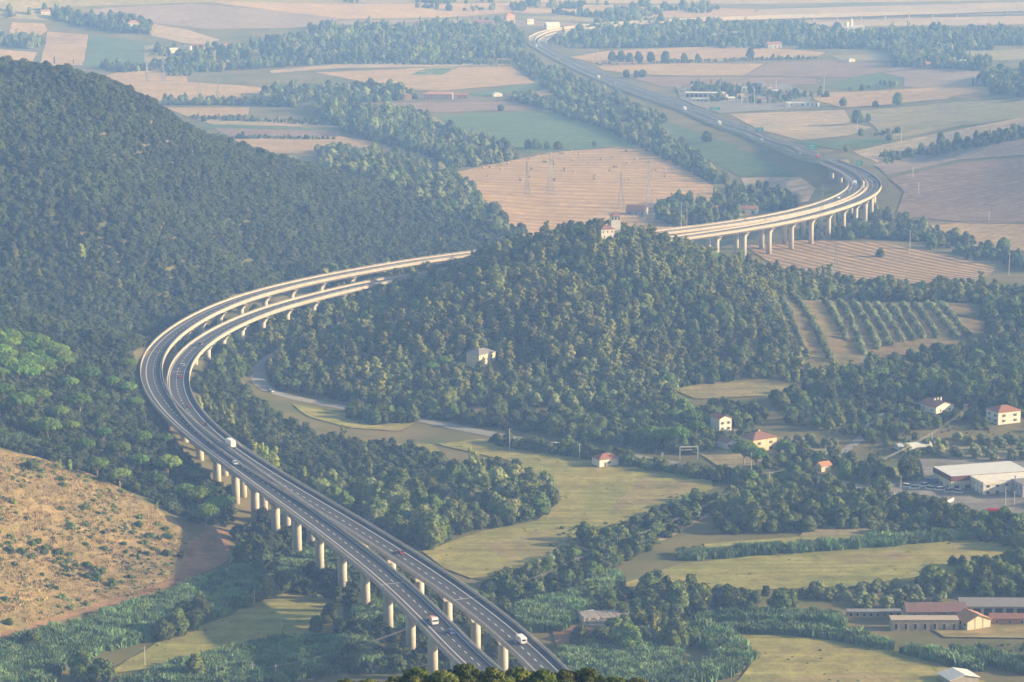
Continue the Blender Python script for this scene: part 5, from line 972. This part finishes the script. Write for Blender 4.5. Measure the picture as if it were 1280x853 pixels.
# ------------------------------------------------------------------ poles and pylons
CONP = mat('pole_concrete', (0.52,0.49,0.44), .9, (0.42,0.40,0.36), 1.0)
POLES = [(661.8,741,722,'first'),(719.3,713,697,'second'),(722.5,714,698,'third'),(771.7,688,676,'fourth'),(774.5,689,677,'fifth'),(678,602,581,''),(637,564,534,''),(683,463,448,''),(918,630,610,''),(961.5,611,589,''),(987,603,581,''),(1125.5,620,593,''),(1114,637,616,''),(1256.5,634,607,''),(1267.5,634,613,''),(181,833,806,''),(345,852,829,''),(316,848,832,''),(318,756,736,''),(352,787,776,''),(284,727,709,''),(918.4,552,536,''),(939,590,564,''),(724.4,574,554,''),(1047,567,550,''),(1032,571,555,''),(1165,556,540,''),(1261,344,315,''),(1137,319,287,''),
 (1126.5,177,158,''),(1141,222,208,''),(1148,243,228,''),(1131.5,194,181,''),(1098.6,177,170,''),(1029.7,118,97,''),(918.5,122,102,''),(1236,276,264,''),(1071.7,162,148,''),(970,117,100,''),(900,118,100,''),(927,131,105,''),(886,128,113,''),(943,131,112,''),(716,123,113,''),(720,141,131,''),(747,70,62,''),(851.3,287,253,''),(858.3,287,256,'')]
ORD = ['first','second','third','fourth','fifth','sixth','seventh','eighth','ninth','tenth','eleventh','twelfth','thirteenth','fourteenth','fifteenth','sixteenth','seventeenth','eighteenth','nineteenth','twentieth']
PL = {}
def region(px, py):
    if py > 700 and px < 420: return 'at the bottom left between reeds and dry hillside'
    if py > 660: return 'along the dirt track right of the viaduct'
    if py > 575: return 'near the factory and garden trees'
    if py > 440: return 'by the country road and houses'
    if py > 250: return 'in fields beyond the middle hill'
    return 'on the far plain near the motorway'
for (x, yb, yt, _n) in sorted(POLES, key=lambda q: -q[1]):
    p = at(x, yb, 700 if yb > 420 else 1750); h_ = max(6.0, (yb-yt)*p.y/F); rg = region(x, yb); PL[rg] = PL.get(rg,0)+1
    r = empty('utility_pole', p, random.uniform(-.4,.4), label='pale power pole %s, %s nearest' % (rg, ORD[min(PL[rg],len(ORD))-1]), cat='utility pole', group='power poles')
    f_ = 1.0+max(0,(p.y-1200))/2500; b = MB(); b.tube((0,0,-.8),(0,0,h_),.22*f_,.14*f_,CONP,8); b.build('shaft', r); b = MB(); b.box((0,0,h_-.6),(2.0,.14,.14),STEEL); b.build('crossarm', r)
def pylon(px, yb, yt, label, dmin=1700, s=1.0):
    p = at(px, yb, dmin); H = (yb-yt)*p.y/F; r = empty('pylon', p, random.uniform(-.3,.5), label=label, cat='pylon', group='lattice power pylons'); b = MB(); t_ = .09*p.y/1500; wb = H*.085
    def wdt(z): u = z/H; return wb*(1-u*1.15) if u < .72 else wb*.172
    N_ = 10; zs = [H*k/N_ for k in range(N_+1)]
    for sx, sy in ((-1,-1),(1,-1),(1,1),(-1,1)):
        for k in range(N_): b.tube((sx*wdt(zs[k]),sy*wdt(zs[k]),zs[k]),(sx*wdt(zs[k+1]),sy*wdt(zs[k+1]),zs[k+1]),t_,t_,STEEL,4)
    for k in range(N_):
        a, c_ = wdt(zs[k]), wdt(zs[k+1])
        for q in ((1,0),(0,1),(-1,0),(0,-1)):
            P1 = lambda w_, s_: (q[0]*w_+q[1]*w_*s_, q[1]*w_+q[0]*w_*s_)
            for s_ in (-1,1): x1,y1 = P1(a,s_); x2,y2 = P1(c_,-s_); b.tube((x1,y1,zs[k]),(x2,y2,zs[k+1]),t_*.6,t_*.6,STEEL,3)
    b.build('tower', r)
    for u in (.74,.84,.93):
        b = MB(); L_ = H*(.11 if u != .84 else .13)
        for s_ in (-1,1): b.tube((0,0,H*u+H*.03),(s_*L_,0,H*u),t_*.8,t_*.6,STEEL,4); b.tube((0,0,H*u-H*.012),(s_*L_,0,H*u),t_*.8,t_*.6,STEEL,4)
        b.build('crossarm', r)
    return r
for a in ((658.8,244.5,201.5,'lattice pylon standing left on the baled field'),(687.7,243.5,189,'taller fainter lattice pylon on the baled field behind the left one'),(776,261,215,'lattice pylon in the middle of the baled field'),(811.5,280,202,'tall lattice pylon right of the round backed barn'),(1026.4,313,229,'tall lattice pylon in front of the far viaduct span'),(929,312,252,'lattice pylon at the edge of the middle hill before the far viaduct'),
          (1044.5,340,300,'small lattice pylon on the furrowed field'),(249.6,121.5,91,'lattice pylon left of two on the far stubble field'),(272.4,121.5,97,'lattice pylon right of two on the far stubble field'),(204,102,72,'far pylon of the rear pair behind the hill crest, right one'),(184,102,74,'far pylon of the rear pair behind the hill crest, left one'),(582,200,168,'faint pylon in the riverside trees')): pylon(*a)
WIRE = mat('power_wire', (0.35,0.35,0.36), .6)
def wire(a, b_, ha, hb, label, dm=700, sag=.6, r_=.045, n=3):
    A1, B1 = at(a[0],a[1],dm), at(b_[0],b_[1],dm); mb = MB()
    for k in range(n):
        off = Vector(((k-(n-1)/2)*.8,0,0)); pts = [A1.lerp(B1,t/8)+off+Vector((0,0,ha+(hb-ha)*t/8-sag*4*(t/8)*(1-t/8))) for t in range(9)]
        for u, v_ in zip(pts, pts[1:]): mb.tube(u, v_, r_, r_, WIRE, 3)
    props(mb.build('power_line'), label=label, cat='power line', group='overhead wires')
wire((661.8,741),(720,713.5),5.9,5.4,'overhead wires between the nearest two track poles'); wire((720,713.5),(773,688.5),5.4,4.6,'overhead wires between the middle track poles'); wire((773,688.5),(918,630),4.6,7.5,'long overhead wires over the meadow edge toward the garden trees',sag=2)
wire((345,852),(316,848),6,5.2,'overhead wires between the two bottom left poles'); wire((345,852),(520,800),6,6,'overhead wires passing under the near spans',sag=1.5); wire((961.5,611),(987,603),8,8,'overhead wires between the garden poles'); wire((1165,556),(1080,600),6,6,'overhead wires crossing the olive slope'); wire((1165,556),(1240,500),6,6,'overhead wires climbing to the white houses')
# ------------------------------------------------------------------ hay bales
BALE = mat('straw', (0.36,0.27,0.15), .95, (0.26,0.19,0.11), 4.0); bales = [(565,659),(573,625),(547,626),(613,616),(640,613),(614,632),(686,671),(720,661),(727,631),(717,590),(748,580),(782,605),(800,600),(773,604),(811,601),(851,630),(852,638),(880,600),(887,642),(905,577),(945,609),(963,657),(987,595),(1018,637),(1028,588),(1035,623),(1045,623),(1092,672),(1117,594),(1167,607),(1175,638),(1187,637),(1173,660),(1226,645),(1225,658),(1079,563),(846,574),(873,562),(835,572),(811,612),(960,668),(812,672),(690,675),(1222,630),(1085,610)]
b = MB(); b.lathe([(.78,-.62),(.86,-.55),(.86,.55),(.78,.62)], BALE, 12); BM_ = b.mesh('hay_bale')
for k, (x, y) in enumerate(bales):
    p = at(420+x/2.977, y/2.977+.6, 1900); o = link(bpy.data.objects.new('hay_bale', BM_)); o.location = p+Vector((0,0,1.1)); o.rotation_euler = (PI/2,0,random.uniform(0,PI)); o.scale = (1.35,1.35,1.35)
    props(o, label='round straw bale lying on the wide stubble field below the riverside trees', cat='hay bale', group='round bales on the wide stubble field')
# ------------------------------------------------------------------ vehicles
TYRE = mat('tyre', (0.02,0.02,0.02), .9); CGL = mat('car_glass', (0.02,0.025,0.03), .1, spec=.7); LAMP = mat('tail_lamp', (0.5,0.02,0.015), .4); HLAMP = mat('head_lamp', (0.8,0.8,0.75), .3)
def paint(n, c_): return mat('car_paint_'+n, c_, .35, c_, spec=.5, metal=0.0)
PA = dict(white=paint('white',(.75,.75,.74)), silver=paint('silver',(.42,.43,.45)), black=paint('black',(.025,.027,.03)), red=paint('red',(.45,.03,.03)), blue=paint('blue',(.05,.08,.2)), grey=paint('grey',(.16,.165,.18)), maroon=paint('maroon',(.2,.035,.04)), cream=paint('cream',(.7,.66,.55)), orange=paint('orange',(.75,.22,.03)))
def wheels(r, xs, ys, rad, w_=.24):
    for y in ys:
        for x in xs: b = MB(); b.tube((x-w_/2,y,rad),(x+w_/2,y,rad),rad,rad,TYRE,10); o = b.build('wheel', r); c_ = MB(); c_.tube((x-w_/2-.01,y,rad),(x+w_/2+.01,y,rad),rad*.55,rad*.55,STEEL,8); c_.build('rim', o)
def place(path, px, py, lane, sgn, h=None):
    k = int(np.argmin([ (project(*q)[0]-px)**2+(2*(project(*q)[1]-py))**2 for q in path])); t_, n_ = normals(path); p = Vector(path[k])+Vector((n_[k,0]*lane, n_[k,1]*lane, .03)); return p, math.atan2(t_[k,1]*sgn, t_[k,0]*sgn)-PI/2
def car(p, rz, col, label, kind='car', group=None):
    r = empty('car', p, rz, label=label, cat='car' if kind == 'car' else 'van', group=group); P_ = PA[col]; H = 1.48 if kind == 'car' else 2.1; L_ = 4.4 if kind == 'car' else 5.2; l = L_/2; w_ = 1.8
    b = MB(); b.prism([(-l,.35),(l,.35),(l,.75),(l-.9,.95),(-l+.15,1.0),(-l,.8)] if kind == 'car' else [(-l,.35),(l,.35),(l,.95),(l-.7,1.15),(-l,1.15)], -w_/2, w_/2, P_); b.v = [(y,x,z) for x,y,z in b.v]
    b.build('body', r); b = MB(); f0 = l-1.15 if kind == 'car' else l-.75; c_ = 1.0 if kind == 'car' else 1.15
    v = [(-.86,-l+.2,c_-.02),(.86,-l+.2,c_-.02),(.86,f0,c_-.04),(-.86,f0,c_-.04),(-.7,-l+.75,H-.06),(.7,-l+.75,H-.06),(.7,f0-.85,H-.06),(-.7,f0-.85,H-.06)]
    b.add(v, [(0,1,5,4),(1,2,6,5),(2,3,7,6),(3,0,4,7)], CGL); b.build('windows', r); b = MB(); b.box((0,(-l+.75+f0-.85)/2,H-.03),(1.42,(f0-.85+l-.75),.08),P_); b.build('roof', r)
    wheels(r, (-.8,.8), (-l+.85,l-.85), .33)
    for x in (-.65,.65): b = MB(); b.box((x,l+.005,.68),(.35,.06,.16),HLAMP); b.build('headlight', r); b = MB(); b.box((x,-l-.005,.8),(.3,.06,.18),LAMP); b.build('tail_light', r)
    return r
def lorry(p, rz, cabc, label, box=None, L_=9.0, H=3.7, flat=False, tank=None):
    r = empty('lorry', p, rz, label=label, cat='lorry'); l = L_/2; b = MB(); b.prism([(l-2.0,.6),(l,.6),(l,1.6),(l-.25,2.9),(l-2.0,2.9)],-1.2,1.2,PA[cabc]); b.v = [(y,x,z) for x,y,z in b.v]; cb = b.build('cab', r)
    b = MB(); b.add([(-1.05,l+.02,1.62),(1.05,l+.02,1.62),(1.0,l-.22,2.65),(-1.0,l-.22,2.65)],[(0,1,2,3)],CGL); b.build('windscreen', cb); b = MB(); b.box((0,-.9,.75),(1.0,L_-1.0,.3),PA['grey']); b.build('chassis', r)
    if box: b = MB(); b.box((0,-1.15,.95+(H-.95)/2),(2.5,L_-2.4,H-.95),PA[box]); bo = b.build('cargo_box', r); d = MB(); d.box((0,-l+.02,.95+(H-.95)/2),(2.3,.05,H-1.2),PA['white']); d.build('rear_door', bo)
    if flat:
        b = MB(); b.box((0,-1.1,1.05),(2.45,L_-2.3,.2),PA['grey']); b.build('platform', r); b = MB(); b.box((0,.6,1.9),(1.9,1.6,1.4),PA['orange']); b.box((-.2,-1.6,1.6),(1.2,2.2,.9),PA['orange']); b.tube((.3,-2.5,1.6),(-.2,.4,3.0),.16,.12,PA['orange']); b.build('load', r)
    if tank: b = MB(); b.tube((0,-l+.2,1.9),(0,l-2.2,1.9),1.15,1.15,PA[tank],14); b.build('tank', r)
    wheels(r, (-1.05,1.05), (-l+1.2,-l+2.4,l-1.1), .5, .35); return r
p, a = place(LW,538,777,-1.4,-1); lorry(p, a, 'white', 'white cabbed flatbed lorry carrying orange machinery on the near left carriageway', flat=True, L_=8.5)
p, a = place(LW,566,793,1.6,-1); car(p, a, 'blue', 'dark blue car following lane beside the flatbed lorry, lowest car on the left carriageway')
p, a = place(LW,290,581,-1.2,-1); car(p, a, 'white', 'white car below the big white lorry on the left carriageway')
p, a = place(RW,286,557,2.1,1); lorry(p, a, 'white', 'tall white box lorry on the right carriageway after the near bend', box='white', L_=10, H=3.9)
p, a = place(RW,657,804,1.7,1); r = empty('caravan', p, a, label='white caravan on the right carriageway nearest the viewer', cat='caravan')
b = MB(); b.prism([(-2.9,.5),(2.7,.5),(3.0,1.2),(2.5,2.65),(-2.8,2.65),(-3.0,1.5)],-1.15,1.15,PA['white']); b.v = [(y,x,z) for x,y,z in b.v]; b.build('body', r)
b = MB(); b.box((0,-2.97,1.75),(1.5,.06,.65),CGL); b.build('window', r); b = MB(); b.box((-1.16,.3,1.7),(.04,1.4,.6),CGL); b.build('window', r); b = MB(); b.tube((0,2.9,.55),(0,4.0,.5),.07,.07,STEEL); b.build('drawbar', r); wheels(r, (-1.0,1.0), (0,), .34)
for x in (-.95,.95): b = MB(); b.box((x,-2.98,.8),(.25,.08,.3),LAMP); b.build('tail_light', r)
p, a = place(RW,502,693,1.6,1); car(p, a, 'maroon', 'dark maroon car on the right carriageway above the meadow')
p, a = place(RW,257,532,2.0,1); car(p, a, 'black', 'black car a little ahead of the white box lorry'); p, a = place(RW,234,508,2,1); car(p, a, 'maroon', 'maroon car leaving the near bend on the right carriageway'); p, a = place(RW,225,473,1.9,1); car(p, a, 'red', 'bright red car in the middle of the near bend')
p, a = place(RW,228,459,2,1); car(p, a, 'silver', 'silver car just ahead of the bright red one in the bend'); p, a = place(RW,249,432,2,1); car(p, a, 'grey', 'grey van on the upper part of the near bend', kind='van')
for (pp, x, y, ln, sg, c_, lb) in ((LF,1072,230,0,-1,'white','L'),):
    p, a = place(LW,1071,232,-2,-1); lorry(p, a, 'white', 'white lorry turned toward the viewer on the far bend', box='white', L_=9)
p, a = place(LQ,1022,202,-1.8,-1); lorry(p, a, 'red', 'red lorry where the straight motorway enters the far bend', box='red', L_=8)
far_c = [(RW,1091,236,2,1,'red','red car on the outer carriageway of the far bend'),(RW,1093,228,2,1,'black','dark car in the outer lane at the far bend apex'),(RW,1085,221,2,1,'grey','grey car beyond the far bend apex'),(RW,1079,215,-1.8,1,'maroon','maroon car on the far bend near the smaller teal sign'),(LW,1067,243,-2,-1,'grey','grey car on the inner carriageway of the far bend'),(LW,1052,250,-2,-1,'white','white car on the inner carriageway just before the far viaduct span'),
 (LQ,1000,193,-1.8,-1,'white','white car left of the entry to the far bend'),(LQ,951,176,-1.8,-1,'white','white car on the straight motorway below the middle teal sign'),(LQ,983,187,1.8,-1,'silver','silver car on the straight motorway'),(RQ,929,161,1.8,1,'blue','dark blue car of the group right of the junction'),(RQ,941,166,1.8,1,'black','black car of the group right of the junction'),(RQ,949,169,1.8,1,'red','red car of the group right of the junction'),
 (LQ,835,131,-1.8,-1,'silver','silver car on the straight before the junction'),(LQ,765,107,1.8,-1,'white','white car on the straight toward the far motorway bend'),(RQ,752,95,1.8,1,'white','small white car on the far side of the straight'),(LQ,697,75,-1.8,-1,'white','far white car near the top motorway bend'),(RQ,1030,199,-1.5,1,'grey','grey car above the red lorry')]
for (pp, x, y, ln, sg, c_, lb) in far_c: p, a = place(pp,x,y,ln,sg); car(p, a, c_, lb)
for (x, y, c_, lb) in ((747,99.5,'white','white lorry on the straight motorway'),(852,141,'white','pale lorry passing the service area'),(897,158,'white','white lorry below the motorway junction'),(677,57,'white','white lorry leaving the top motorway bend'),(660,53,'silver','pale lorry in the top motorway bend')): p, a = place(LQ,x,y,-1.8,-1); lorry(p, a, c_, lb, box=c_, L_=9)
for (x, y, ln, sg, c_, k_, lb) in ((340,490,1.5,1,'silver','car','silver car on the curved country road near the viaduct'),(447,512,-1.5,-1,'black','car','black car on the country road below the middle hill'),(658,552,-1.5,-1,'black','car','black car on the country road by the meadow'),(701,557.5,1.5,1,'white','car','white car on the country road above the meadow'),(751,566,1.5,1,'white','car','white car just behind the white cottage'),(770,564,-1.6,-1,'blue','van','blue and white van behind the white cottage'),(869,585,0,1,'silver','car','silver car beside the portal frame')):
    p, a = place(RAW,x,y,ln,sg); p.z = float(tz(p.x,p.y))+.3; car(p, a, c_, lb, kind=k_)
p = at(1244,644); lorry(p+Vector((0,0,.3)), -PI/2-.1, 'white', 'red tanker lorry with white cab parked near the factory', tank='red', L_=8.5); p = at(743,773); lorry(p, .6, 'white', 'old white lorry cab parked beside the stacked logs', box='grey', L_=6, H=2.4)
yl = ['white van in the factory yard, %s from the left' % o for o in ('first','second','third','fourth','fifth','sixth','seventh')]
for k, (x, y) in enumerate(((1132,610),(1143,612),(1155,609),(1163,613),(1174,614),(1186,616),(1196,617))): p = at(x,y); car(p+Vector((0,0,.1)), 1.1+.5*(k%3), ('white','white','white','cream','white','silver','white')[k], yl[k], kind='van')
p = at(1165,605); lorry(p, 1.2, 'blue', 'blue lorry beside the brown banded factory wall', box='blue', L_=6, H=2.8)
# low white walls and gate of the yard
for (a_, b_, h_, lb) in (((1088,612),(1118,621),1.8,'low pale wall left of the factory yard'),((1128,622),(1182,632),1.4,'white yard wall in front of the parked vans'),((1182,632),(1192,627),2.0,'short white gate wall at the factory entrance')):
    A1, B1 = at(*a_), at(*b_); m_ = (A1+B1)/2; d = B1-A1; b = MB(); b.box((0,0,h_/2-.3),(d.length,.35,h_+.6),W_WHITE); b.box((0,0,h_+.06),(d.length+.1,.5,.12),W_GREY); b.build('yard_wall', None, tuple(m_), math.atan2(d.y,d.x), label=lb, cat='wall')

# tell the members of small tree groups apart by their order along the view
ORDS = ORD + ['twenty first','twenty second','twenty third','twenty fourth','twenty fifth']
by = {}
for o in SC.objects:
    if o.parent is None and o.name.split('.')[0].endswith(('tree','pine','shrub')) and o.get('group'): by.setdefault(o['label'], []).append(o)
for lb, L_ in by.items():
    if 1 < len(L_) <= 25:
        L_.sort(key=lambda o: project(o.location.x, o.location.y, o.location.z)[0])
        for k, o in enumerate(L_):
            t_ = lb+', '+(ORDS[k]+' from left' if k else 'leftmost')
            if len(t_.split()) <= 16: o['label'] = t_
